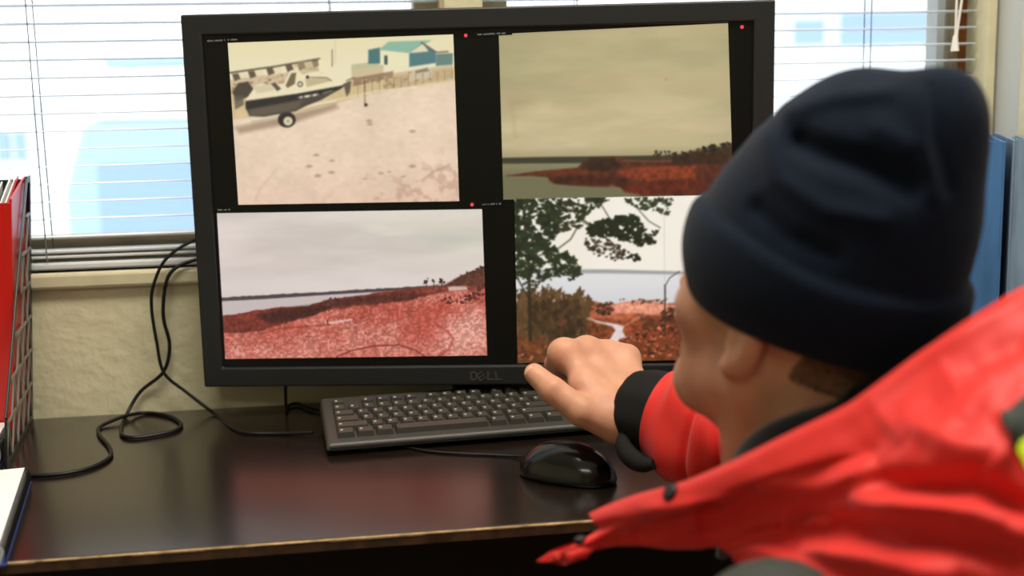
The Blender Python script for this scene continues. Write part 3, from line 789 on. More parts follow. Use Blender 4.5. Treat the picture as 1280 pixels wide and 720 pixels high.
f3.put(g * f3.below([(270, 425), (400, 420), (610, 400)], 20) * .35, (222, 158, 144), jn * .8); f3.put(g * f3.poly([(500, 420), (560, 376), (575, 382), (545, 430)], 12) * .4, (182, 66, 52), jn * .5)
f3.put(f3.poly([(548, 405), (610, 378), (610, 446), (550, 446)], 14) * .45, (232, 180, 164), jn * .7); f3.clumps([(552, 371), (604, 367), (604, 377), (552, 378)], 34, 1, 3, (92, 44, 36), 9)
f3.put(f3.poly([(560, 358), (582, 355), (585, 361), (562, 363)], 1) * .8, (230, 204, 190)); f3.clumps([(590, 358), (604, 356), (604, 368), (590, 368)], 10, 1, 2.6, (66, 46, 36), 10)
f3.put(f3.poly([(556, 356), (570, 347), (590, 338), (606, 332), (606, 356), (580, 357)], 1.5), (96, 56, 44), jn * .9); f3.clumps([(560, 354), (572, 346), (592, 337), (606, 331), (606, 338), (580, 350)], 40, 1, 2.6, (80, 48, 38), 11)
f3.clumps([(531, 347), (537, 347), (537, 354), (531, 354)], 8, 1, 1.9, (52, 40, 34), 12); f3.clumps([(550, 346), (556, 346), (556, 353), (550, 353)], 8, 1, 2, (52, 40, 34), 13); f3.clumps([(541, 348), (544, 348), (544, 352), (541, 352)], 3, .8, 1.4, (52, 40, 34), 14)
for x in (534, 543, 553): f3.put(f3.stroke([(x, 350), (x, 358)], .5), (58, 44, 38))
f3.put(f3.stroke([(422, 446), (440, 438), (470, 432), (500, 431), (520, 437), (532, 446)], .9, .8) * .8, (112, 34, 32)); f3.put(f3.stroke([(548, 446), (562, 436), (567, 424), (560, 414), (545, 404)], 1.3, 1.5) * .7, (164, 50, 42))
f3.put(f3.stroke([(410, 404), (414, 403), (440, 399)], 1.2, 1) * .7, (240, 214, 208)); f3.put(f3.stroke([(410, 400), (411, 405)], .7), (60, 20, 20))
f3.put(f3.stroke([(326, 417), (350, 410), (414, 405)], .9, 1) * .5, (110, 40, 36))
f3.build('view of a red tinted field sloping to the water')

# picture 4: pine tree over a lake shore with a pale track
f4 = Feed((643, 248), (934, 243.2), (938, 448.5), (647, 454), 292, 206)
T = f4.t; S = f4.s
f4.put(np.ones_like(T), (247, 241, 228)); jn = f4.n(90, 66, 51, 3) - .5; jl = f4.n(22, 16, 54, 4) - .5
f4.put(f4.soft(f4.n(4, 4, 50) - .5, .2) * .3, (236, 222, 206))
f4.put(f4.below([(640, 335.5), (760, 335.5), (850, 338), (940, 340)], 1), (158, 162, 160)); f4.put(f4.below([(640, 341), (760, 340.5), (850, 342), (940, 344)], 1.2), (226, 224, 224))
f4.put(f4.below([(640, 362), (940, 362)], 16) * .5, (198, 202, 206))
f4.put(f4.below([(640, 376), (735, 374), (760, 379), (790, 376), (830, 378), (940, 378)], 1.2, jl * 8), (160, 88, 58), jn * .7)
f4.put(f4.poly([(765, 381), (780, 377), (800, 374), (838, 380), (940, 382), (940, 394), (800, 392), (766, 391)], 2), (232, 152, 122), jn * .5)
f4.clumps([(775, 373), (835, 373), (835, 379), (775, 379)], 20, 1, 2.6, (110, 76, 56), 15)
f4.put(f4.below([(640, 394), (730, 396), (800, 395), (940, 393)], 2.5, jl * 14), (138, 68, 40), jn * .9); f4.put(f4.poly([(735, 390), (800, 391), (798, 398), (735, 396)], 2) * .7, (190, 100, 72), jn * .6)
f4.clumps([(798, 393), (838, 384), (940, 386), (940, 420), (830, 418), (800, 410)], 120, 2, 5, (82, 48, 30), 16); f4.clumps([(740, 376), (764, 375), (768, 386), (762, 394), (742, 390)], 30, 1.4, 3.4, (74, 44, 30), 17)
f4.clumps([(647, 366), (690, 362), (728, 364), (738, 374), (735, 400), (744, 416), (700, 430), (647, 430)], 420, 1.4, 4, (88, 64, 38), 18, flat=1.6); f4.clumps([(664, 378), (722, 374), (728, 414), (690, 424), (662, 420)], 160, 1.4, 4, (66, 48, 28), 19, flat=1.6)
f4.put(f4.below([(640, 420), (700, 428), (740, 434), (790, 428), (940, 424)], 4, jl * 10), (112, 60, 32), jn * .9)
f4.put(f4.poly([(742, 399), (756, 402), (770, 404), (781, 407), (779, 413), (783, 421), (776, 423), (766, 434), (752, 436), (764, 422), (770, 412), (766, 407), (745, 402)], 1.0), (226, 212, 210), jn * .2)
f4.put(f4.stroke([(779, 421), (790, 421)], .8), (206, 180, 172)); f4.put(f4.stroke([(735, 397), (748, 401)], .8) * .8, (226, 190, 176)); f4.put(f4.stroke([(779, 408), (800, 396), (802, 390)], 1, 1) * .6, (220, 150, 124))
f4.clumps([(735, 404), (764, 408), (762, 418), (748, 432), (736, 428)], 60, 1.4, 4, (106, 56, 32), 20); f4.clumps([(786, 410), (840, 404), (900, 408), (900, 446), (770, 446)], 160, 1.2, 3.6, (120, 56, 30), 21); f4.clumps([(786, 412), (840, 406), (900, 410), (900, 444), (775, 446)], 70, 1, 2.6, (190, 104, 74), 22)
f4.clumps([(786, 408), (900, 404), (900, 444), (775, 446)], 70, 1, 3, (58, 34, 20), 23); f4.clumps([(648, 428), (700, 430), (700, 452), (648, 452)], 60, 1.4, 4, (96, 58, 30), 24); f4.clumps([(648, 428), (690, 432), (680, 450), (648, 450)], 16, 1, 2.2, (176, 104, 70), 25)
f4.put(f4.stroke([(655, 262), (661, 330), (662, 380), (663, 424)], 2.0, 1), (44, 38, 24)); f4.put(f4.stroke([(646, 345), (660, 370), (678, 348), (690, 344)], .9), (50, 44, 28))
for q, w in (([(655, 268), (690, 256), (715, 262), (742, 284), (770, 306)], 1.0), ([(742, 284), (728, 276), (700, 282)], .7), ([(715, 262), (740, 252), (762, 250)], .7), ([(750, 252), (760, 268), (770, 284)], .7), ([(658, 320), (690, 316), (714, 298), (722, 284)], .8), ([(770, 306), (764, 312), (750, 306)], .8), ([(790, 252), (812, 276), (826, 284)], .6)): f4.put(f4.stroke(q, w, .8) * .85, (54, 46, 34))
dk = (34, 44, 26)
f4.clumps([(642, 247), (672, 246), (700, 258), (700, 288), (688, 304), (642, 312)], 190, 2, 5.5, dk, 31); f4.clumps([(642, 300), (688, 306), (716, 320), (727, 334), (722, 352), (700, 344), (642, 348)], 190, 2, 5.2, (36, 46, 27), 32)
f4.clumps([(642, 340), (690, 344), (690, 362), (642, 364)], 34, 1.2, 3, (46, 50, 30), 33); f4.clumps([(672, 246), (768, 246), (740, 262), (726, 284), (700, 288)], 90, 1.5, 4.5, (42, 48, 29), 34)
f4.clumps([(736, 282), (760, 272), (792, 268), (802, 276), (808, 292), (816, 298), (800, 306), (770, 296), (738, 294)], 210, 1.8, 4.5, (28, 36, 21), 35); f4.clumps([(800, 296), (818, 298), (820, 304), (800, 307)], 20, 1.5, 3.4, (28, 34, 20), 36)
f4.clumps([(728, 296), (775, 300), (790, 312), (776, 326), (738, 316)], 58, 1.2, 3.4, (56, 48, 36), 37); f4.clumps([(782, 320), (793, 315), (805, 323), (798, 328)], 16, 1.6, 3, (30, 34, 22), 38)
f4.clumps([(740, 246), (765, 246), (758, 256), (744, 256)], 20, 1.5, 3.4, dk, 39); f4.clumps([(778, 250), (842, 246), (838, 268), (820, 266), (796, 258)], 56, 1.3, 3.8, (50, 58, 38), 40); f4.clumps([(812, 286), (824, 287), (822, 296), (814, 294)], 8, 1.4, 2.8, dk, 41)
f4.put(f4.stroke([(831, 250), (831.5, 350)], .4) * .4, (150, 146, 140)); f4.put(f4.stroke([(832, 355), (832, 420)], .9), (60, 48, 40)); f4.put(f4.stroke([(832, 356), (838, 346), (850, 338)], .7), (100, 94, 90))
f4.blur = 1
f4.build('view of a pine tree by a lake with a pale track')
# little red dots and captions of the camera software
def dot(px, py, r):
    c = on_plane(px, py, MC + MN * (SO - .0004), MN)
    bb = MB(); bb.tube([c - MN * .0004, c + MN * .0003], [r, r], 12); bb.build('recording_dot', M['rec_red'], screen)
for px, py in ((582.2, 44.3), (927.5, 33.7), (590, 255.8)): dot(px, py, .0021)
def caption(px0, py0, px1, py1, seed, h=.0018):
    rnd = random.Random(seed); a = on_plane(px0, py0, MC + MN * (SO - .0011), MN); c = on_plane(px1, py1, MC + MN * (SO - .0011), MN)
    Lc = np.linalg.norm(c - a); d = (c - a) / Lc
    bk = MB(); bk.box(a - UP * .0024 - d * .001, d * (Lc + .004), MN * .0003, UP * .0048); g = bk.build('caption', M['screen_black'], screen)
caption(258, 51.5, 297, 49.2, 1); caption(594, 43.4, 637, 41.2, 2); caption(602, 255.8, 626, 254.6, 3); caption(271, 262.5, 290, 262, 4)
def caption_marks(px0, py0, px1, py1, seed):
    rnd = random.Random(seed); a = on_plane(px0, py0, MC + MN * (SO - .0013), MN); c = on_plane(px1, py1, MC + MN * (SO - .0013), MN)
    Lc = np.linalg.norm(c - a); d = (c - a) / Lc; bb = MB(); x = 0
    while x < Lc:
        w = rnd.uniform(.0006, .0013)
        if rnd.random() < .82: bb.box(a + d * x - UP * .0009, d * w, MN * .0002, UP * rnd.uniform(.0012, .002))
        x += w + .0005
    bb.build('caption_mark', M['osd_grey'], screen)
caption_marks(258, 51.3, 296, 49.2, 1); caption_marks(595, 43.2, 635, 41.2, 2); caption_marks(603, 255.6, 625, 254.6, 3); caption_marks(272, 262.4, 288, 262, 4)

# ------------------------------------------------------------------ keyboard
kFL = on_desk(408, 571); kFR = on_desk(725, 545); kBL = on_desk(394, 530)
KX = (kFR - kFL) / np.linalg.norm(kFR - kFL); KY = np.array([-KX[1], KX[0], 0])
KL, KD = .424, .142
kb = empty('keyboard', kFL + KX * KL / 2 + KY * KD / 2); tag(kb, 'black full size keyboard lying below the monitor', 'keyboard')
def kp(x, y, z): return kFL + KX * x + KY * y + UP * z
hF, hB = .013, .031
b = MB(); b.hexa([kp(0, 0, .005), kp(KL, 0, .005), kp(KL, KD, .013), kp(0, KD, .013), kp(0.002, .003, hF), kp(KL - .002, .003, hF), kp(KL - .002, KD - .002, hB), kp(.002, KD - .002, hB)])
b.build('keyboard_case', M['kb_body'], kb, bevel=.0035, seg=3)
b = MB(); b.box(kp(.004, -.0012, .0085), KX * (KL - .008), KY * .004, UP * .0035); o = b.build('front_lip', M['kb_key'], kb, bevel=.001)
for xx in (.04, KL - .06):
    b = MB(); b.box(kp(xx, KD - .03, .0003), KX * .02, KY * .008, UP * .0125); b.build('folding_foot', M['black_plastic'], kb)
    b = MB(); b.box(kp(xx, .012, .0003), KX * .02, KY * .008, UP * .0055); b.build('rubber_foot', M['black_plastic'], kb)
slope = (hB - hF) / KD; KZ = np.cross(KX, KY + UP * slope); KZ /= np.linalg.norm(KZ); KYs = (KY + UP * slope) / np.linalg.norm(KY + UP * slope)
U = .0174
key_mesh = {}
def key(x, y, w, h=1.0):
    k = (w, h)
    if k not in key_mesh:
        W, D, H, i = w * U - .0016, h * U - .0016, .0068, .0022
        c = [(-W / 2, -D / 2, 0), (W / 2, -D / 2, 0), (W / 2, D / 2, 0), (-W / 2, D / 2, 0), (-W / 2 + i, -D / 2 + i * .8, H), (W / 2 - i, -D / 2 + i * .8, H), (W / 2 - i, D / 2 - i * .5, H), (-W / 2 + i, D / 2 - i * .5, H)]
        R3 = np.stack([KX, KYs, KZ], 1); c = [tuple(R3 @ np.array(p)) for p in c]
        me = bpy.data.meshes.new('key'); me.from_pydata(c, [], [(0, 3, 2, 1), (4, 5, 6, 7), (0, 1, 5, 4), (1, 2, 6, 5), (2, 3, 7, 6), (3, 0, 4, 7)]); me.materials.append(M['kb_key']); me.update()
        # printed mark on the cap
        pk = bpy.data.meshes.new('key_mark'); e = .0016
        m0 = [R3 @ np.array(q) for q in ((-W / 2 + .0042, D / 2 - .0085, H), (-W / 2 + .0070, D / 2 - .0085, H), (-W / 2 + .0070, D / 2 - .0048, H), (-W / 2 + .0042, D / 2 - .0048, H))]
        m1 = [p + KZ * .00012 for p in m0]
        pk.from_pydata([tuple(p) for p in m0 + m1], [], [(0, 3, 2, 1), (4, 5, 6, 7), (0, 1, 5, 4), (1, 2, 6, 5), (2, 3, 7, 6), (3, 0, 4, 7)]); pk.materials.append(M['kb_print']); pk.update()
        key_mesh[k] = (me, pk)
    me, pk = key_mesh[k]
    pos = kp(x + w * U / 2, y + h * U / 2, hF - .001 + slope * (y + h * U / 2))
    o = bpy.data.objects.new('key', me); COL.objects.link(o); o.parent = kb; o.location = Vector(pos) - Vector(kb.location)
    if w < 6 and marks_ok(x): 
        q = bpy.data.objects.new('key_mark', pk); COL.objects.link(q); q.parent = o
def marks_ok(x): return x < .33
X0, Y0 = .013, .016
rows = [[1.25, 1.25, 1.25, 6.25, 1.25, 1.25, 1.25, 1.25], [2.25] + [1] * 10 + [2.75], [1.75] + [1] * 11 + [2.25], [1.5] + [1] * 12 + [1.5], [1] * 13 + [2]]
for r_, row in enumerate(rows):
    x = X0
    for w in row: key(x, Y0 + r_ * U, w); x += w * U
yf = Y0 + 5 * U + .0035
for i, xu in enumerate([0, 2, 3, 4, 5, 6.5, 7.5, 8.5, 9.5, 11, 12, 13, 14]): key(X0 + xu * U, yf, 1, .8)
x1 = X0 + 15.3 * U
for i in range(3):
    key(x1 + i * U, Y0, 1); key(x1 + i * U, Y0 + 3 * U, 1); key(x1 + i * U, Y0 + 4 * U, 1); key(x1 + i * U, yf, 1, .8)
key(x1 + U, Y0 + U, 1)
x2 = X0 + 18.6 * U
key(x2, Y0, 2); key(x2 + 2 * U, Y0, 1)
for i in range(3):
    for j in (1, 2, 3): key(x2 + i * U, Y0 + j * U, 1)
    key(x2 + i * U, Y0 + 4 * U, 1)
key(x2 + 3 * U, Y0 + 3 * U, 1, 2); key(x2 + 3 * U, Y0, 1, 2) if False else None

# ------------------------------------------------------------------ mouse
mL = on_desk(664, 600); mR = on_desk(752, 606)
mC = on_desk(709, 596); md = mL - mR; md[2] = 0; md = md / np.linalg.norm(md)
mang = math.atan2(md[1], md[0]) - .32
MX = np.array([math.cos(mang), math.sin(mang), 0]); MYv = np.array([-MX[1], MX[0], 0])
ms = empty('mouse', mC); tag(ms, 'glossy black computer mouse on the desk, right of the keyboard', 'mouse')
fd = Field((-.07, -.042, -.004), (.07, .042, .05), .0015)
fd.f = fd.ell((-.006, 0, .002), (.050, .030, .036)); fd.u(fd.ell((.020, 0, .004), (.032, .028, .022)), .02)
fd.cut(-(fd.Z - .0008), .003)
groove = np.abs(fd.Y) - .0006; gz = np.where((fd.X > .012), groove, 1)
fd.f = np.where((fd.X > .014) & (np.abs(fd.Y) < .0012), fd.f + .0012, fd.f)
V, Q = fd.mesh(); Rm = np.stack([MX, MYv, UP], 1)
link('mouse_body', np_mesh('mouse_body', (Rm @ V.T).T + mC, Q), M['mouse'], ms)
b = MB(); c = mC + MX * .030 + UP * .0225; b.tube([c - MYv * .0035, c + MYv * .0035], .0078, 20); b.build('scroll_wheel', M['black_plastic'], ms)
b = MB(); pts = [mC + MX * .050 + UP * .009, on_desk(652, 571, .003), on_desk(620, 569, .0018), on_desk(575, 567, .0018), on_desk(535, 564, .0018), on_desk(505, 558, .0018)]
b.tube(catmull(pts, 8), .0016, 6); b.build('mouse_cable', M['cable'], ms)

# ------------------------------------------------------------------ cables on the left
def wire(name, label, pts, r, n=8):
    bb = MB(); bb.tube(catmull(pts, n), r, 7)
    o = bb.build(name, M['cable']); return tag(o, label, 'cable')
def WL(px, py, k): # hanging between monitor back and wall
    return on_wall(px, py, -k)
wire('monitor_cable', 'black cable hanging from the monitor and looping across the desk to the left',
     [WL(262, 322, .006), WL(243.7, 325, .009), WL(220.8, 334, .016), WL(208, 352, .018), WL(204, 394, .014), WL(212, 432, .011), WL(204, 465, .010), WL(175, 490, .008)] +
     [on_desk(x, y, .0025) for x, y in ((157, 521), (151.5, 541), (163, 547), (187, 545), (219, 538), (226, 529), (209, 519.5), (180, 516))] + [on_desk(153, 521, .006)] +
     [on_desk(x, y, .0025) for x, y in ((126, 533), (124, 543), (136, 558), (138, 570), (122, 581), (93, 590), (60, 594), (20, 594), (-15, 592))], .0024)
wire('keyboard_cable', 'black cable drooping from the monitor to the left end of the keyboard',
     [WL(262, 296, .006), WL(241.7, 300.5, .009), WL(208, 323, .018), WL(191.7, 357, .021), WL(189.6, 386, .020), WL(195.8, 427, .019), WL(205, 466, .019), WL(233, 490, .019)] +
     [on_desk(x, y, .0024) for x, y in ((268, 517), (293, 536), (312, 541.5), (350, 542))] + [on_desk(391, 541, .006)], .0021)
wire('power_cable', 'short black cable behind the monitor, left of the keyboard',
     [WL(357, 470, .03), WL(357, 490, .03), on_desk(358, 514, .0025), on_desk(361, 507, .003), on_desk(372, 504.5, .003), on_desk(386, 510, .003), on_desk(410, 515, .003)], .002)

# ------------------------------------------------------------------ file holder, binder and notebooks at the left
hB_ = on_desk(41.5, 524); hF_ = on_desk(9, 588)
HY = (hB_ - hF_); HD = np.linalg.norm(HY); HY = HY / HD; HXl = np.array([-HY[1], HY[0], 0])      # HXl: to the left
if HXl[0] > 0: HXl = -HXl
HH, HWID = .300, .105
hold = empty('file_holder', hF_ + HY * HD / 2 + HXl * HWID / 2); tag(hold, 'black lattice metal file holder standing at the left end of the desk', 'file holder')
UPH = UP - HXl * .072
def hp(y, x, z): return hF_ + HY * y + HXl * x + UPH * z    # y from the front, x leftwards
b = MB(); b.box(hp(0, 0, .0005), HY * HD, HXl * HWID, UP * .003); b.build('base_plate', M['mesh_black'], hold)
b = MB(); b.box(hp(HD - .002, 0, .0035), HY * .002, HXl * HWID, UPH * (HH - .004)); b.build('back_plate', M['mesh_black'], hold)
for side, xo in (('right', 0.0), ('left', HWID - .002)):
    sp = MB()
    def sb(y0, z0, y1, z1, w=.006, t=.0022):
        a, c = hp(y0, xo, z0), hp(y1, xo, z1); d = c - a; L = np.linalg.norm(d); d /= L; n = np.cross(d, HXl)
        sp.cbox((a + c) / 2 + HXl * t / 2, d, HXl, n, L, t, w)
    zt = lambda y: .055 + (HH - .055) * min(1, max(0, y / (HD * .86)))           # sloping front edge
    sb(0, .004, HD, .004, .008); sb(HD - .003, .004, HD - .003, HH, .008); sb(.003, .004, .003, zt(0), .008)
    sb(.003, zt(0), HD * .86, HH, .009); sb(HD * .86, HH, HD, HH, .008)
    fr = sp.build('side_frame', M['mesh_black'], hold, bevel=.0008)
    # triangular lattice between the rails
    ny = 5; dy = HD / ny; dz = .042
    for j in range(7):
        for i in range(ny):
            y0, y1 = i * dy, (i + 1) * dy; z0, z1 = .006 + j * dz, .006 + (j + 1) * dz
            if z1 > zt(y0) + .004: continue
            sp = MB(); sb(y0 + .004, z0, (y0 + y1) / 2, z1, .0042, .0018); sb((y0 + y1) / 2, z1, y1 - .004, z0, .0042, .0018); sb(y0, z1, y1, z1, .0036, .0018)
            sp.build('lattice', M['mesh_grey'], fr)
# red ring binder in the holder
YB = HD * .42; BL = HD - YB - .006; BH = .281; UPB = UPH
bi = empty('ring_binder', hp(YB + BL / 2, .035, .0045)); tag(bi, 'red binder holding papers, upright in the black file holder', 'binder')
BY, BX = HY, HXl
def bp_(y, x, z): return hp(YB + y, .0045 + x, .0045 + z)
BW = .062; rise = .018
b = MB(); b.prism([bp_(0, 0, 0), bp_(BL, 0, 0), bp_(BL, 0, BH + rise), bp_(BL * .8, 0, BH + rise * .86), bp_(0, 0, BH)], BX * .0025); b.build('right_cover', M['red_plastic'], bi, bevel=.0008)
b = MB(); b.box(bp_(0, 0, 0), -BY * .0025, BX * BW, UPB * (BH - .004)); b.build('spine', M['red_plastic'], bi, bevel=.001)
b = MB(); b.box(bp_(0, BW, 0), BY * BL, -BX * .0025, UPB * BH); b.build('left_cover', M['red_plastic'], bi, bevel=.0008)
for i, (x, dz, m_) in enumerate(((.008, .004, 'red_plastic'), (.012, .000, 'paper'), (.016, .004, 'paper'), (.021, -.006, 'black_plastic'), (.026, -.002, 'paper'), (.031, -.010, 'paper'), (.037, -.004, 'black_plastic'), (.045, -.012, 'paper'), (.053, -.012, 'paper'))):
    b = MB(); b.prism([bp_(.006, x, .002), bp_(BL * .97, x, .002), bp_(BL * .97, x, BH + rise * .8 + dz), bp_(.03, x, BH + dz - .012), bp_(.006, x, BH - .03)], BX * .0016)
    b.build('papers' if m_ == 'paper' else 'divider', M[m_], bi)

def notebook(nm, a, e, h, w, label, cover, z_=0):
    d = e - a; L = np.linalg.norm(d); d /= L; l = np.array([d[1], -d[0], 0]); l = l if l[0] < 0 else -l
    z0 = DESK_Z + .0005 + z_
    r = empty(nm, (a + d * L / 2 + l * w / 2) * np.array([1, 1, 0]) + UP * z0); tag(r, label, 'notebook')
    o = a.copy(); o[2] = z0
    b = MB(); b.box(o - d * .003 - l * .005, d * (L + .006), l * (w + .01), UP * .002); b.build('bottom_cover', M[cover], r)
    b = MB(); b.box(o + UP * .002, d * L, l * w, UP * (h - .004)); b.build('pages', M['paper_edge'], r)
    b = MB(); b.box(o + UP * (h - .002), d * L, l * w, UP * .002); b.build('top_sheet', M['paper'], r)
    co = MB(); n = int(L / .0062)
    for i in range(n):
        c = o + d * (L * (i + .5) / n) - l * .0012 + UP * (h / 2)
        pts = [c + (l * math.cos(t) * .0035 + UP * math.sin(t) * (h / 2 + .0002)) for t in np.linspace(0, 2 * math.pi, 11)]
        co.tube(pts, .0007, 5, False)
    co.build('spiral_binding', M['black_plastic'], r)
    return r
notebook('notebook', hp(YB - .006, .010, 0), hp(.004, .010, 0), .028, .085, 'white spiral notebook behind the nearer notebook, below the red binder', 'navy', .0035)
nb = notebook('notebook', on_desk(31, 585, .018), on_desk(-2, 684, .018), .018, .15, 'white spiral notebook with a dark blue cover nearest the front edge at lower left', 'blue_card')

# ------------------------------------------------------------------ blue bound volumes at the right
KYAW = math.radians(16.5)
BXd = np.array([math.cos(KYAW), -math.sin(KYAW), 0]); BYd = np.array([math.sin(KYAW), math.cos(KYAW), 0])
kb0 = P(1233, 178, 1.36); kb0[2] = DESK_Z
def volume(x, w, h, dpt, y0, cloth, label, tops):
    o = kb0 + BXd * x + BYd * y0 + UP * .0005
    r = empty('bound_volume', o + BXd * w / 2 + BYd * dpt / 2); tag(r, label, 'book', 'blue bound volumes on the desk')
    t = .003
    b = MB(); b.box(o, BXd * t, BYd * dpt, UP * h); b.build('left_board', M[cloth], r, bevel=.0008)
    b = MB(); b.box(o + BXd * (w - t), BXd * t, BYd * dpt, UP * h); b.build('right_board', M[cloth], r, bevel=.0008)
    b = MB(); b.box(o + BXd * t, BXd * (w - 2 * t), BYd * t, UP * h); b.build('spine', M[cloth], r)
    rnd = random.Random(tops); x_ = t + .0004; n = 0
    while x_ < w - t - .002:
        ww = min(rnd.uniform(.003, .007), w - t - x_ - .0004); hh = h - rnd.uniform(.003, .016)
        b = MB(); b.box(o + BXd * x_ + BYd * (t + .0005), BXd * ww, BYd * (dpt - .006 - rnd.uniform(0, .01)), UP * hh); b.build('page_block', M['paper_edge'] if rnd.random() < .7 else M[cloth], r); x_ += ww + .0003; n += 1
HV = float(P(1233, 178, 1.36)[2] - DESK_Z)
volume(-.062, .036, HV - .006, .20, .004, 'grey_blue_cloth', 'greyish blue bound volume just behind the hat, leftmost of the row', 3)
volume(-.0245, .0455, HV, .22, 0, 'blue_cloth', 'bright blue bound volume with a plain spine right of the hat', 5)
volume(.0285, .040, HV + .002, .22, .004, 'grey_blue_cloth', 'greyish blue bound volume after the dark gap at the right frame edge', 8)

# ------------------------------------------------------------------ the person
HA, HPITCH = math.radians(52), math.radians(18)
HO = P(1003, 383, .865)
fw0 = np.array([-math.cos(HA), math.sin(HA), 0]); lf = np.array([-math.sin(HA), -math.cos(HA), 0])
fw = fw0 * math.cos(HPITCH) + UP * math.sin(HPITCH); hu = UP * math.cos(HPITCH) - fw0 * math.sin(HPITCH)
HR = np.stack([fw, lf, hu], 1)
HS = .93
def HW(V): return (HR @ np.asarray(V).T).T * HS + HO           # head frame -> world
person = empty('person', (0.42, 0.60, 0.0))
tag(person, 'person in a navy knitted hat and red jacket with fist raised before the monitor', 'person')

# head and neck
h_ = Field((-.15, -.11, -.25), (.14, .11, .145), .0025)
h_.f = h_.ell((-.010, 0, .035), (.098, .077, .085))
h_.u(h_.ell((.035, 0, -.030), (.060, .060, .088)), .03)
for s_ in (-1, 1):
    h_.u(h_.cone((-.008, s_ * .050, -.052), (.060, s_ * .018, -.098), .020, .018), .03)       # jaw
    h_.u(h_.ell((.056, s_ * .042, -.022), (.026, .024, .023)), .02)                            # cheekbone
h_.u(h_.ell((.070, 0, -.100), (.026, .026, .020)), .02)                                        # chin
h_.u(h_.cone((.086, -.030, .020), (.086, .030, .020), .011, .011), .015)                       # brow
for s_ in (-1, 1): h_.sub(h_.ell((.096, s_ * .032, .000), (.018, .019, .012)), .012)           # eye sockets
for s_ in (-1, 1): h_.u(h_.ell((.082, s_ * .031, .000), (.0135, .015, .0115)), .004)           # lids
h_.u(h_.cone((.092, 0, .008), (.112, 0, -.030), .008, .011), .012)                             # nose
for s_ in (-1, 1): h_.u(h_.ell((.100, s_ * .012, -.034), (.011, .008, .008)), .006)
for s_ in (-1, 1): h_.sub(h_.ell((.106, s_ * .006, -.043), (.006, .0035, .004)), .003)
h_.u(h_.ell((.088, 0, -.063), (.014, .024, .0065)), .006); h_.u(h_.ell((.087, 0, -.073), (.014, .020, .007)), .006)   # lips
h_.sub(h_.ell((.104, 0, -.068), (.012, .022, .0016)), .003)
for s_ in (-1, 1):                                                                             # ears
    h_.u(h_.ell((-.012, s_ * .0745, -.012), (.016, .009, .030)), .006)
    h_.sub(h_.ell((-.006, s_ * .085, -.010), (.009, .006, .016)), .005)
    h_.u(h_.ell((-.004, s_ * .0755, -.037), (.008, .0065, .009)), .005)
h_.u(h_.cone((-.035, 0, -.040), (-.105, 0, -.19), .055, .062), .03)                            # neck
h_.u(h_.cone((-.005, 0, -.070), (-.050, 0, -.160), .046, .048), .03)
h_.u(h_.cone((-.02, .052, -.045), (.0, .022, -.17), .010, .010), .02); h_.u(h_.cone((-.02, -.052, -.045), (.0, -.022, -.17), .010, .010), .02)
headV, headQ = h_.mesh(); headV = HW(headV)

# right hand, a fist with the thumb stretched out in front of the monitor
SRp, Ep, Wp = np.array([.44, .80, .855]), np.array([.315, 1.012, .806]), P(789, 511, 1.205)
axW = (Ep - Wp) / np.linalg.norm(Ep - Wp)
hand = {'I': [(704, 441, 1.235), (694, 455, 1.272), (710, 477, 1.270), (727, 486, 1.252)],
        'M': [(733, 438, 1.255), (716, 458, 1.295), (729, 483, 1.285), (741, 489, 1.262)],
        'R': [(760, 443, 1.266), (742, 462, 1.310), (750, 485, 1.300), (757, 491, 1.275)],
        'L': [(784, 447, 1.262), (764, 469, 1.308), (768, 487, 1.298), (773, 493, 1.275)]}
cmc = {'I': (768, 517, 1.200), 'M': (778, 508, 1.212), 'R': (787, 500, 1.222), 'L': (795, 488, 1.228)}
rad = {'I': (.0130, .0112, .0098, .0085), 'M': (.0130, .0112, .0098, .0085), 'R': (.0125, .0105, .0092, .008), 'L': (.0115, .0095, .0084, .0074)}
th = [P(768, 531, 1.190), P(727, 514, 1.182), P(691, 488, 1.187), P(668, 467, 1.198)]
allp = np.array([P(*q) for k in hand for q in hand[k]] + th + [Wp, Wp + axW * .08])
hd = Field(allp.min(0) - .03, allp.max(0) + .03, .0015)
hd.f = hd.cone(P(797, 503, 1.215), Wp + axW * .10 + UP * .006, .0235, .028); hd.u(hd.cone(P(783, 526, 1.195), Wp + axW * .10 - UP * .008, .0215, .028), .012)
for k in 'IMRL':
    a, m = P(*cmc[k]), P(*hand[k][0]); hd.u(hd.cone(a, m, .0150, rad[k][0] - .0005), .014)
hd.u(hd.cone(P(766, 518, 1.192), P(733, 482, 1.212), .016, .0125), .016); hd.u(hd.cone(P(745, 505, 1.195), P(728, 484, 1.208), .013, .0115), .012); hd.u(hd.cone(P(705, 443, 1.24), P(702, 456, 1.258), .0145, .0130), .008)                       # first web
hd.u(hd.cone(P(748, 462, 1.25), P(765, 490, 1.235), .014, .016), .012)                         # palm body
for k1, k2 in ('IM', 'MR', 'RL'): hd.u(hd.cone(P(hand[k1][0][0], hand[k1][0][1] + 3, hand[k1][0][2]), P(hand[k2][0][0], hand[k2][0][1] + 2, hand[k2][0][2]), .0126, .0122), .012)
hd.u(hd.cone(th[0], th[1], .0175, .0148), .010); hd.u(hd.cone(th[1], th[2], .0146, .0130), .004); hd.u(hd.cone(th[2], th[3], .0130, .0104), .004); hd.bump(P(693, 480, 1.178), (.006, .006, .006), .0012)
fing = None
for k in 'IMRL':
    q = [P(*p) for p in hand[k]]
    f_ = hd.cone(q[0], q[1], rad[k][0], rad[k][1]); f_ = Field.smin(f_, hd.cone(q[1], q[2], rad[k][1], rad[k][2]), .003); f_ = Field.smin(f_, hd.cone(q[2], q[3], rad[k][2], rad[k][3]), .003)
    fing = f_ if fing is None else Field.smin(fing, f_, .0022)
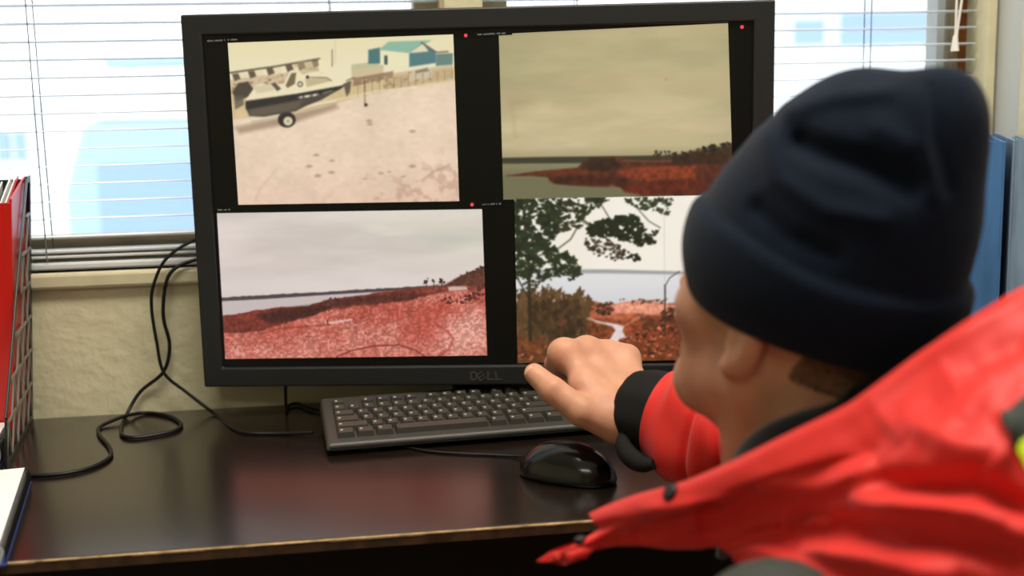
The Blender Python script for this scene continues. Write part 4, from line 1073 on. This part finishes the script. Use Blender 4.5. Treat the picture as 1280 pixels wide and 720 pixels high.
hd.u(fing, .0055)
for k in 'IMRL': hd.bump(P(hand[k][0][0] + 1, hand[k][0][1] - 4, hand[k][0][2] - .008), (.009, .009, .009), .0018)
for k, (x, y) in {'I': (736, 478), 'M': (757, 470), 'R': (773, 468)}.items():                  # hollows between the tendons
    hd.bump(P(x + 6, y - 4, 1.215), (.010, .012, .012), -.0012)
hd.bump(P(716, 474, 1.222), (.004, .003, .01), -.0016); hd.bump(P(726, 468, 1.222), (.003, .006, .01), -.0008); hd.bump(P(742, 505, 1.196), (.012, .006, .01), -.002)
handV, handQ = hd.mesh()

# trunk, other arm and legs, under the clothes
NK, PV = np.array([.275, .765, .82]), np.array([.52, .40, .50])
SLp, ELp, WLp = np.array([.155, .655, .775]), np.array([.07, .735, .585]), np.array([.15, .93, .59])
KLp, KRp, FLp, FRp = np.array([.13, .79, .50]), np.array([.40, .92, .50]), np.array([.13, .86, .05]), np.array([.42, 1.0, .05])
def trunk(extra=0.0, h=.009):
    t = Field((-.06, .18, -.01), (.76, 1.30, .92), h)
    MD = np.array([.36, .63, .70])
    t.f = t.cone(NK, MD, .075, .105); t.u(t.cone(MD, PV, .105, .125), .04)
    t.u(t.cone(SLp, NK + [-.02, -.02, -.02], .046, .052), .05); t.u(t.cone(NK, SRp, .052, .050), .05)
    t.u(t.cone(SRp, Ep, .050, .040), .03); t.u(t.cone(Ep, Wp * .55 + Ep * .45, .040, .033), .02)
    t.u(t.cone(SLp, ELp, .050, .040), .03); t.u(t.cone(ELp, WLp, .038, .027), .02)
    t.u(t.cone(PV + [-.08, .03, -.01], KLp, .078, .056), .05); t.u(t.cone(PV + [.05, .06, -.01], KRp, .078, .056), .05)
    t.u(t.cone(KLp, FLp, .052, .036), .03); t.u(t.cone(KRp, FRp, .052, .036), .03)
    for f_ in (FLp, FRp): t.u(t.cone(f_ + [0, -.03, -.01], f_ + [-.06, .12, -.018], .036, .030), .03)
    t.f = t.f - extra
    return t
tr = trunk(); tV, tQ = tr.mesh()
lh = handV - Wp; lhV = np.stack([-lh[:, 0], lh[:, 1], lh[:, 2]], 1) + WLp + np.array([0, .012, 0])     # the other hand rests on the lap
bodyV = np.concatenate([headV, handV, tV, lhV]); o1 = len(headV); o2 = o1 + len(handV); o3 = o2 + len(tV)
bodyQ = np.concatenate([headQ, handQ + o1, tQ + o2, handQ[:, ::-1] + o3])
body = link('body', np_mesh('body', bodyV, bodyQ), M['skin'], person)
sm = body.modifiers.new('smooth', 'SMOOTH'); sm.factor = .5; sm.iterations = 2
for s_ in (-1, 1):
    c = HW([[.0845, s_ * .031, .0005]])[0]
    for nm, r_, dx, m_ in (('eye', .0115, 0, 'eye_white'), ('iris', .0055, .0072, 'iris')):
        e = Field((-.014,) * 3, (.014,) * 3, .002); e.f = e.ell((0, 0, 0), (r_,) * 3); ev, eq = e.mesh()
        link(nm, np_mesh(nm, ev + c + fw * dx, eq), M[m_], person)
tn = (th[3] - th[2]) / np.linalg.norm(th[3] - th[2])
# thumb nail, on the side of the tip that faces left and up
nc = th[3] - tn * .004; nn = ray(640, 360) * -1.0; nn = nn + np.array([-.5, 0, .1]); nn = nn - tn * np.dot(nn, tn); nn /= np.linalg.norm(nn); ns = np.cross(tn, nn)
b = MB(); g = []
for i in range(7):
    for j in range(7):
        x, y = (i / 6 - .5) * .013, (j / 6 - .5) * .0115; rr = .0104; ang = y / rr
        g.append(nc + tn * (x + .003) + nn * (rr * math.cos(ang) - .0002 - .0010 * (i / 6) ** 2 - .0012 * (1 - i / 6) ** 2) + ns * rr * math.sin(ang))
b.add(g, [(i * 7 + j, i * 7 + j + 1, i * 7 + j + 8, i * 7 + j + 7) for i in range(6) for j in range(6)], True)
nl = b.build('thumb_nail', M['nail'], person); so = nl.modifiers.new('thick', 'SOLIDIFY'); so.thickness = .0008; so.offset = 0
# hair below the hat at the nape
ha = Field((-.15, -.11, -.11), (.06, .11, .03), .0025)
src = Field((-.15, -.11, -.11), (.06, .11, .03), .0025)
src.f = src.ell((-.010, 0, .035), (.098, .077, .085)); src.u(src.cone((-.035, 0, -.040), (-.105, 0, -.19), .055, .062), .03)
ha.f = src.f - .0010; ha.sub(src.f + .002, .001); ha.cut(ha.X + .040 + .5 * (ha.Z + .03), .004); ha.cut(-(ha.Z + .034), .006); ha.cut(ha.Z - .02, .002)
hv, hq = ha.mesh(); link('hair', np_mesh('hair', HW(hv), hq), M['hair'], person)

def project(V):
    q = (np.asarray(V) - CAMP) @ RC
    return 640 + F * q[..., 0] / -q[..., 2], 360 - F * q[..., 1] / -q[..., 2]
# hat: dome with slack at the top, and a turned-up cuff
k_ = Field((-.19, -.125, -.03), (.135, .125, .235), .0025)
k_.f = k_.ell((-.006, 0, .042), (.108, .088, .098)); k_.u(k_.ell((-.014, 0, .106), (.074, .068, .086)), .04); k_.u(k_.ell((-.074, 0, .105), (.032, .040, .050)), .03)
k_.u(k_.ell((-.060, -.004, .164), (.033, .035, .043)), .03)
gp = HW(np.stack([k_.X.ravel(), k_.Y.ravel(), k_.Z.ravel()], 1)); gx, gy = project(gp); gx, gy = gx.reshape(k_.X.shape), gy.reshape(k_.X.shape)
side = np.clip((k_.Y - .012) / .03, 0, 1)
for pts, amp, w in (([(1004, 180), (1030, 192), (1080, 206), (1135, 232)], -.0105, 17), ([(955, 175), (972, 222), (1030, 262), (1100, 275)], .004, 15), ([(985, 138), (1040, 120), (1110, 112)], .004, 13),
                    ([(1166, 108), (1173, 180), (1188, 240)], -.006, 7), ([(1148, 115), (1155, 180), (1168, 245)], .003, 8), ([(950, 262), (985, 296), (1040, 318)], -.005, 13), ([(1100, 160), (1135, 180)], .003, 16)):
    dd = np.full(gx.shape, 1e9)
    for (ax_, ay_), (bx_, by_) in zip(pts[:-1], pts[1:]):
        ex, ey = bx_ - ax_, by_ - ay_; t_ = np.clip(((gx - ax_) * ex + (gy - ay_) * ey) / (ex * ex + ey * ey), 0, 1)
        dd = np.minimum(dd, np.hypot(gx - ax_ - ex * t_, gy - ay_ - ey * t_))
    k_.f = (k_.f - amp * np.exp(-(dd / w) ** 2) * side).astype(np.float32)
k_.bump((.010, -.075, .115), (.022, .030, .040), -.006); k_.bump((-.05, -.066, .140), (.050, .030, .018), -.008)
dome = k_.f.copy()
k_.f = dome - .0062 - .002 * np.exp(-((k_.Z - .03) / .03) ** 2)
wav = .004 * np.sin(k_.X * 30 + 1) + .05 * (k_.X * 0)
k_.cut(k_.Z - (.064 + wav), .010)
cuff = k_.f.copy()
k_.f = Field.smin(dome, cuff, .0025)
k_.cut(-(k_.Z + .007 + .004 * np.sin(k_.X * 25)), .008)
k_.sub(k_.ell((-.010, 0, .030), (.100, .079, .085)), .004)
kv, kq = k_.mesh()
hat = link('knitted_hat', np_mesh('knitted_hat', HW(kv), kq), M['hat'], person); hat['label'] = 'dark navy knitted hat with a turned-up cuff'
sm = hat.modifiers.new('smooth', 'SMOOTH'); sm.factor = .5; sm.iterations = 2

# ---- clothes built as lofted sheets
def cr_weights(t, n):
    """Catmull-Rom weights of n control points at parameters t in [0, n-1]"""
    t = np.clip(np.asarray(t, float), 0, n - 1 - 1e-6); i = np.floor(t).astype(int); f = t - i
    w = [(-f + 2 * f ** 2 - f ** 3) / 2, (2 - 5 * f ** 2 + 3 * f ** 3) / 2, (f + 4 * f ** 2 - 3 * f ** 3) / 2, (-f ** 2 + f ** 3) / 2]
    Wt = np.zeros((len(t), n))
    for k in range(4):
        np.add.at(Wt, (np.arange(len(t)), np.clip(i - 1 + k, 0, n - 1)), w[k])
    return Wt
near = [
 [(735, 642, .900), (741, 652, .888), (748, 661, .888), (715, 682, .880), (682, 702, .875)],
 [(790, 621, .865), (788, 640, .850), (782, 655, .855), (776, 668, .870), (768, 683, .885)],
 [(850, 606, .828), (850, 628, .810), (848, 648, .818), (843, 668, .836), (838, 687, .855)],
 [(905, 582, .800), (908, 610, .778), (910, 636, .788), (905, 662, .808), (895, 686, .828)],
 [(970, 550, .775), (975, 585, .748), (980, 620, .752), (975, 655, .765), (965, 690, .775)],
 [(1060, 505, .748), (1070, 550, .715), (1075, 600, .708), (1070, 650, .705), (1055, 705, .705)],
 [(1145, 445, .735), (1160, 505, .700), (1165, 570, .675), (1165, 640, .662), (1150, 720, .655)],
 [(1225, 390, .725), (1240, 460, .685), (1255, 540, .655), (1260, 630, .640), (1250, 730, .630)],
 [(1300, 350, .735), (1330, 430, .690), (1350, 520, .660), (1360, 620, .640), (1350, 740, .630)]]
far = [
 [(.400, .780, 1.01), (.430, .740, .97), (.460, .700, .93), (.480, .670, .89), (.480, .660, .86)],
 [(.420, .870, .97), (.460, .850, .93), (.490, .830, .90), (.510, .820, .87), (.510, .820, .85)],
 [(.380, .950, .93), (.420, .970, .89), (.440, .970, .86), (.450, .950, .84), (.460, .930, .83)],
 [(.300, 1.00, .885), (.310, 1.02, .86), (.310, 1.02, .83), (.320, 1.00, .81), (.330, .980, .80)],
 [(.220, 1.00, .855), (.200, 1.01, .835), (.190, 1.01, .81), (.200, 1.00, .79), (.210, .980, .775)]]
bf = np.array([-.57, .82, 0]); bl_ = np.array([-.82, -.57, 0])
angs = [5, 20, 40, 65, 90, 115, 140, 160, 180, 210, 250, 285, 320, 350]
lower = [((.31, .74, .79), .13, .20), ((.36, .65, .70), .15, .21), ((.44, .52, .58), .165, .21), ((.50, .43, .48), .17, .215)]
cols = [[P(*q) for q in c] for c in near] + [[np.array(q) for q in c] for c in far]
for c, a in zip(cols, angs):
    a = math.radians(a)
    for ctr, rf, rl in lower: c.append(np.array(ctr) + bf * math.cos(a) * rf + bl_ * math.sin(a) * rl)
for c, q in zip(cols, ((900, 668, .90), (905, 668, .89), (915, 668, .875), (930, 670, .86))): c[5] = P(*q)
CG = np.array(cols)                                       # 14 columns x 9 rows x 3
NC, NR = CG.shape[:2]
jc = np.linspace(0, NC - 1, (NC - 1) * 18 + 1); jr = np.linspace(0, NR - 1, (NR - 1) * 18 + 1)
def jacket_raw(u, v): return np.einsum('ai,bj,ijk->abk', cr_weights(u, NC), cr_weights(v, NR), CG)
RIDGES = [  # polylines on the cloth as seen, height, width (px)
 ([(740, 648), (800, 628), (860, 612), (920, 588), (1000, 548), (1070, 515), (1150, 455), (1230, 403), (1300, 365)], .0035, 9),
 ([(870, 655), (960, 630), (1060, 575), (1110, 535)], -.008, 30),
 ([(1060, 628), (1160, 640), (1230, 655), (1300, 680)], .010, 16), ([(1080, 600), (1160, 604), (1220, 606), (1300, 640)], -.012, 14),
 ([(970, 655), (1080, 660), (1170, 672), (1300, 712)], -.011, 15), ([(900, 690), (960, 694), (1010, 712), (1060, 740)], .006, 12),
 ([(940, 620), (1020, 610), (1090, 580)], .006, 14), ([(1000, 690), (1100, 700), (1200, 720)], .008, 14),
 ([(1190, 470), (1240, 440), (1290, 420)], -.005, 18), ([(1120, 520), (1200, 560), (1260, 570)], .005, 18),
 ([(1248, 515), (1264, 540), (1258, 570), (1232, 602)], .004, 7), ([(790, 668), (850, 650), (900, 640)], -.004, 14),
 ([(800, 640), (860, 634), (920, 622)], .003, 8)]
def grid_normals(Pg):
    du = np.gradient(Pg, axis=0); dv = np.gradient(Pg, axis=1); n = np.cross(du, dv); return n / (np.linalg.norm(n, axis=-1, keepdims=True) + 1e-12)
JG = jacket_raw(jc, jr); JN = grid_normals(JG)
mid = JG.mean(axis=(0, 1))
if np.mean(np.sum(JN * (JG - mid), -1)) < 0: JN = -JN
px_, py_ = project(JG)
near_w = np.clip((9.0 - jc) / 1.0, 0, 1)[:, None] * np.clip((6.0 - jr) / 1.0, 0, 1)[None, :]
disp = np.zeros(px_.shape)
for pts, amp, w in RIDGES:
    d = np.full(px_.shape, 1e9); tt = np.zeros(px_.shape); n = len(pts) - 1
    for i in range(n):
        (ax, ay), (bx, by) = pts[i], pts[i + 1]; ex, ey = bx - ax, by - ay
        t = np.clip(((px_ - ax) * ex + (py_ - ay) * ey) / (ex * ex + ey * ey), 0, 1)
        dd = np.hypot(px_ - ax - ex * t, py_ - ay - ey * t); m = dd < d
        d = np.where(m, dd, d); tt = np.where(m, (i + t) / n, tt)
    disp += 1.4 * amp * np.exp(-(d / w) ** 2) * np.clip(4 * tt, .0, 1) ** .5 * np.clip(5 * (1 - tt), 0, 1) ** .5
wr = fbm((len(jc), len(jr)), (16, 9), 77, 3) - .5
JG = JG + JN * (disp * near_w + wr * .010 * np.clip(jr - .3, 0, 1)[None, :] * np.clip((jc - 2.5) / 3, .12, 1)[:, None])[..., None]
JN2 = grid_normals(JG); JN2 = JN2 * np.sign(np.sum(JN2 * JN, -1, keepdims=True))
ii = np.arange(len(jc) * len(jr)).reshape(len(jc), len(jr))
Qj = np.stack([ii[:-1, :-1], ii[1:, :-1], ii[1:, 1:], ii[:-1, 1:]], -1).reshape(-1, 4)
t0 = JG.reshape(-1, 3); nq = np.cross(t0[Qj[2000, 1]] - t0[Qj[2000, 0]], t0[Qj[2000, 3]] - t0[Qj[2000, 0]])
if np.dot(nq, JN.reshape(-1, 3)[Qj[2000, 0]]) < 0: Qj = Qj[:, ::-1]
jacket = link('jacket', np_mesh('jacket', t0, Qj), M['jacket'], person); jacket['label'] = 'red nylon jacket with a high open collar'
so = jacket.modifiers.new('cloth', 'SOLIDIFY'); so.thickness = .0055; so.offset = -1
fine_px, fine_py = project(JG)
def uv_at(x, y):
    m = (fine_px - x) ** 2 + (fine_py - y) ** 2 + 1e9 * (near_w < .01) ; i, j = np.unravel_index(np.argmin(m), m.shape); return jc[i], jr[j]
def surf(uu, vv):
    a = np.interp(uu, jc, np.arange(len(jc))); c = np.interp(vv, jr, np.arange(len(jr)))
    i = np.clip(a.astype(int), 0, len(jc) - 2); j = np.clip(c.astype(int), 0, len(jr) - 2); f, g = (a - i)[..., None], (c - j)[..., None]
    q = lambda A: A[i, j] * (1 - f) * (1 - g) + A[i + 1, j] * f * (1 - g) + A[i, j + 1] * (1 - f) * g + A[i + 1, j + 1] * f * g
    return q(JG), q(JN2)
def cloth_patch(name, quad_uv, m_, lift, label):
    n = 28; s, t = np.meshgrid(np.linspace(0, 1, n), np.linspace(0, 1, n), indexing='ij'); q = np.array(quad_uv)
    uv = q[0] * ((1 - s) * (1 - t))[..., None] + q[1] * (s * (1 - t))[..., None] + q[2] * (s * t)[..., None] + q[3] * ((1 - s) * t)[..., None]
    p, nrm = surf(uv[..., 0], uv[..., 1]); p = p + nrm * lift
    k = np.arange(n * n).reshape(n, n); Q = np.stack([k[:-1, :-1], k[1:, :-1], k[1:, 1:], k[:-1, 1:]], -1).reshape(-1, 4)
    o = link(name, np_mesh(name, p.reshape(-1, 3), Q), M[m_], jacket); o['label'] = label
    so = o.modifiers.new('thick', 'SOLIDIFY'); so.thickness = .0024; so.offset = 0
    return o
A1, A2, A3, A4 = uv_at(1252, 521), uv_at(1300, 482), uv_at(1310, 528), uv_at(1266, 560)
cloth_patch('shoulder_strip', [A1, A2, A3, A4], 'patch', .0016, 'charcoal strip on the back of the jacket')
B3, B4 = uv_at(1320, 575), uv_at(1296, 610)
cloth_patch('reflective_strip', [A4, A3, B3, B4], 'hivis', .0020, 'bright yellow strip on the back of the jacket')
for (x, y, r_) in ((838, 616, .0062), (721, 668, .0045)):
    uu, vv = uv_at(x, y); p, nrm = surf(np.array([uu]), np.array([vv])); p, nrm = p[0], nrm[0]
    b = MB(); b.tube([p - nrm * .001, p + nrm * .0022, p + nrm * .0030], [r_, r_, r_ * .7], 16); b.build('snap', M['snap'], jacket)

def loft(name, rings, m_, parent, closed=True, thick=.003):
    R_ = np.array(rings); nr, n = R_.shape[:2]; k = np.arange(nr * n).reshape(nr, n); kk = np.concatenate([k, k[:, :1]], 1) if closed else k
    Q = np.stack([kk[:-1, :-1], kk[:-1, 1:], kk[1:, 1:], kk[1:, :-1]], -1).reshape(-1, 4)
    o = link(name, np_mesh(name, R_.reshape(-1, 3), Q), m_, parent)
    if thick: so = o.modifiers.new('cloth', 'SOLIDIFY'); so.thickness = thick; so.offset = 0
    return o
def tube_rings(path, rfun, n=40, per=14):
    pts = catmull(path, per); m = len(pts); L = np.r_[0, np.cumsum([np.linalg.norm(pts[i + 1] - pts[i]) for i in range(m - 1)])]
    u = np.array([0, 0, 1.0]); out = []
    for i in range(m):
        t = pts[min(i + 1, m - 1)] - pts[max(i - 1, 0)]; t /= np.linalg.norm(t); u = u - t * np.dot(u, t); u /= np.linalg.norm(u); w = np.cross(t, u)
        out.append([pts[i] + (u * math.cos(a) + w * math.sin(a)) * rfun(L[i], a) for a in np.linspace(0, 2 * math.pi, n, endpoint=False)])
    return out
ax = (Ep - Wp) / np.linalg.norm(Ep - Wp)
cuffR = lambda l, a: .0375 + .004 * min(1, l / .02) - .004 * math.exp(-(l / .004) ** 2) + .0006 * math.sin(a * 9)
cu = loft('cuff', tube_rings([Wp + ax * t for t in (.001, .02, .04, .06, .075)], cuffR, 48, 8), M['cuff'], person, thick=.004); cu['label'] = 'black elastic cuff of the right sleeve'
def sleeveR(l, a):
    e = min(1, l / .030); e = e * e * (3 - 2 * e)
    w = e * (.003 * math.sin(3 * a + l * 30) + .0018 * math.sin(5 * a - l * 60))
    for l0, k, dp in ((.060, .010, .0075), (.086, -.008, .0085), (.118, .012, .007), (.160, .01, .006), (.21, -.01, .007), (.26, .01, .007)):
        q = l - l0 - k * math.cos(a + .5); w += -dp * math.exp(-(q / .0042) ** 2) + .6 * dp * math.exp(-((q - .011) / .007) ** 2)
    return .0455 + .0120 * e + w
sl = loft('sleeve', tube_rings([Wp + ax * .040, Wp + ax * .075 - UP * .004, Wp + ax * .15, Ep, Ep * .5 + SRp * .5 + np.array([.02, .01, -.005]), SRp], sleeveR, 64, 30), M['jacket'], person); sl['label'] = 'right red sleeve with the forearm held out'
def lsR(l, a): return .060 - .014 * min(1, l / .5) + .0035 * math.sin(l * 80 + 2 * math.cos(a)) + .002 * math.sin(4 * a)
sl2 = loft('sleeve', tube_rings([SLp + [.03, .04, .0], SLp + [-.01, -.01, -.03], SLp * .5 + ELp * .5, ELp, ELp * .5 + WLp * .5, WLp - [.01, .02, 0]], lsR, 40, 16), M['jacket'], person); sl2['label'] = 'left red sleeve hanging below the collar'
# charcoal yoke over the left shoulder
yk = Field((-.02, .48, .58), (.26, .80, .92), .004); yc = P(884, 872, .665)
yk.f = yk.cone(yc + [.05, .05, .0], yc + [-.05, .01, -.10], .056, .060); yv, yq = yk.mesh()
o = link('shoulder_patch', np_mesh('shoulder_patch', yv, yq), M['patch'], person); o['label'] = 'charcoal patch on the left shoulder'
# dark tapered tube running from under the cuff to the sleeve
b = MB(); pts = [P(780, 540, 1.175), P(779, 556, 1.160), P(787, 570, 1.150), P(802, 580, 1.140), P(818, 580, 1.130)]
pth = catmull(pts, 6); b.tube(pth, [.004 + .0055 * math.sin(i / len(pth) * 3.1) for i in range(len(pth))], 14); b.build('under_cuff_piece', M['cuff'], person)
# black fleece collar round the neck
top = [P(903, 600, .872), P(922, 560, .822), P(954, 532, .795), P(998, 514, .780), P(1045, 500, .775), P(1100, 470, .79), np.array([.35, .80, .935]), np.array([.355, .87, .925]), np.array([.30, .93, .895]), np.array([.22, .945, .865]), P(895, 592, .93)]
top = np.array(top); nT = len(top); ct = top.mean(0)
tt = np.linspace(0, nT, 80, endpoint=False)
ext = np.concatenate([top[-2:], top, top[:3]]); topf = cr_weights(tt + 2, len(ext)) @ ext
rings = []
for k, (dz, dr) in enumerate(((-.055, -.006), (-.035, .0), (-.018, .003), (-.004, .003), (.0, .0), (-.003, -.004), (-.02, -.006), (-.06, -.004))):
    out = topf - ct; out[:, 2] = 0; out /= np.linalg.norm(out, axis=1, keepdims=True); rings.append(topf + out * dr + UP * dz)
o = loft('fleece_collar', rings, M['fleece_black'], person, thick=0); o['label'] = 'black fleece collar inside the red jacket'
# trousers and boots
ts = trunk(.005); ts.cut(-(ts.Z - .50), .01); sv, sq = ts.mesh(); link('undershirt', np_mesh('undershirt', sv, sq), M['fleece_black'], person)
tt_ = trunk(.013); tt_.cut(tt_.Z - .56, .01); tt_.cut(-(tt_.Z - .09), .01); tv, tq = tt_.mesh(); link('trousers', np_mesh('trousers', tv, tq), M['trousers'], person)
tb = trunk(.012); tb.cut(tb.Z - .16, .01); tb.cut(-(tb.Z - .002), .004); tv, tq = tb.mesh(); link('boots', np_mesh('boots', tv, tq), M['boot'], person)
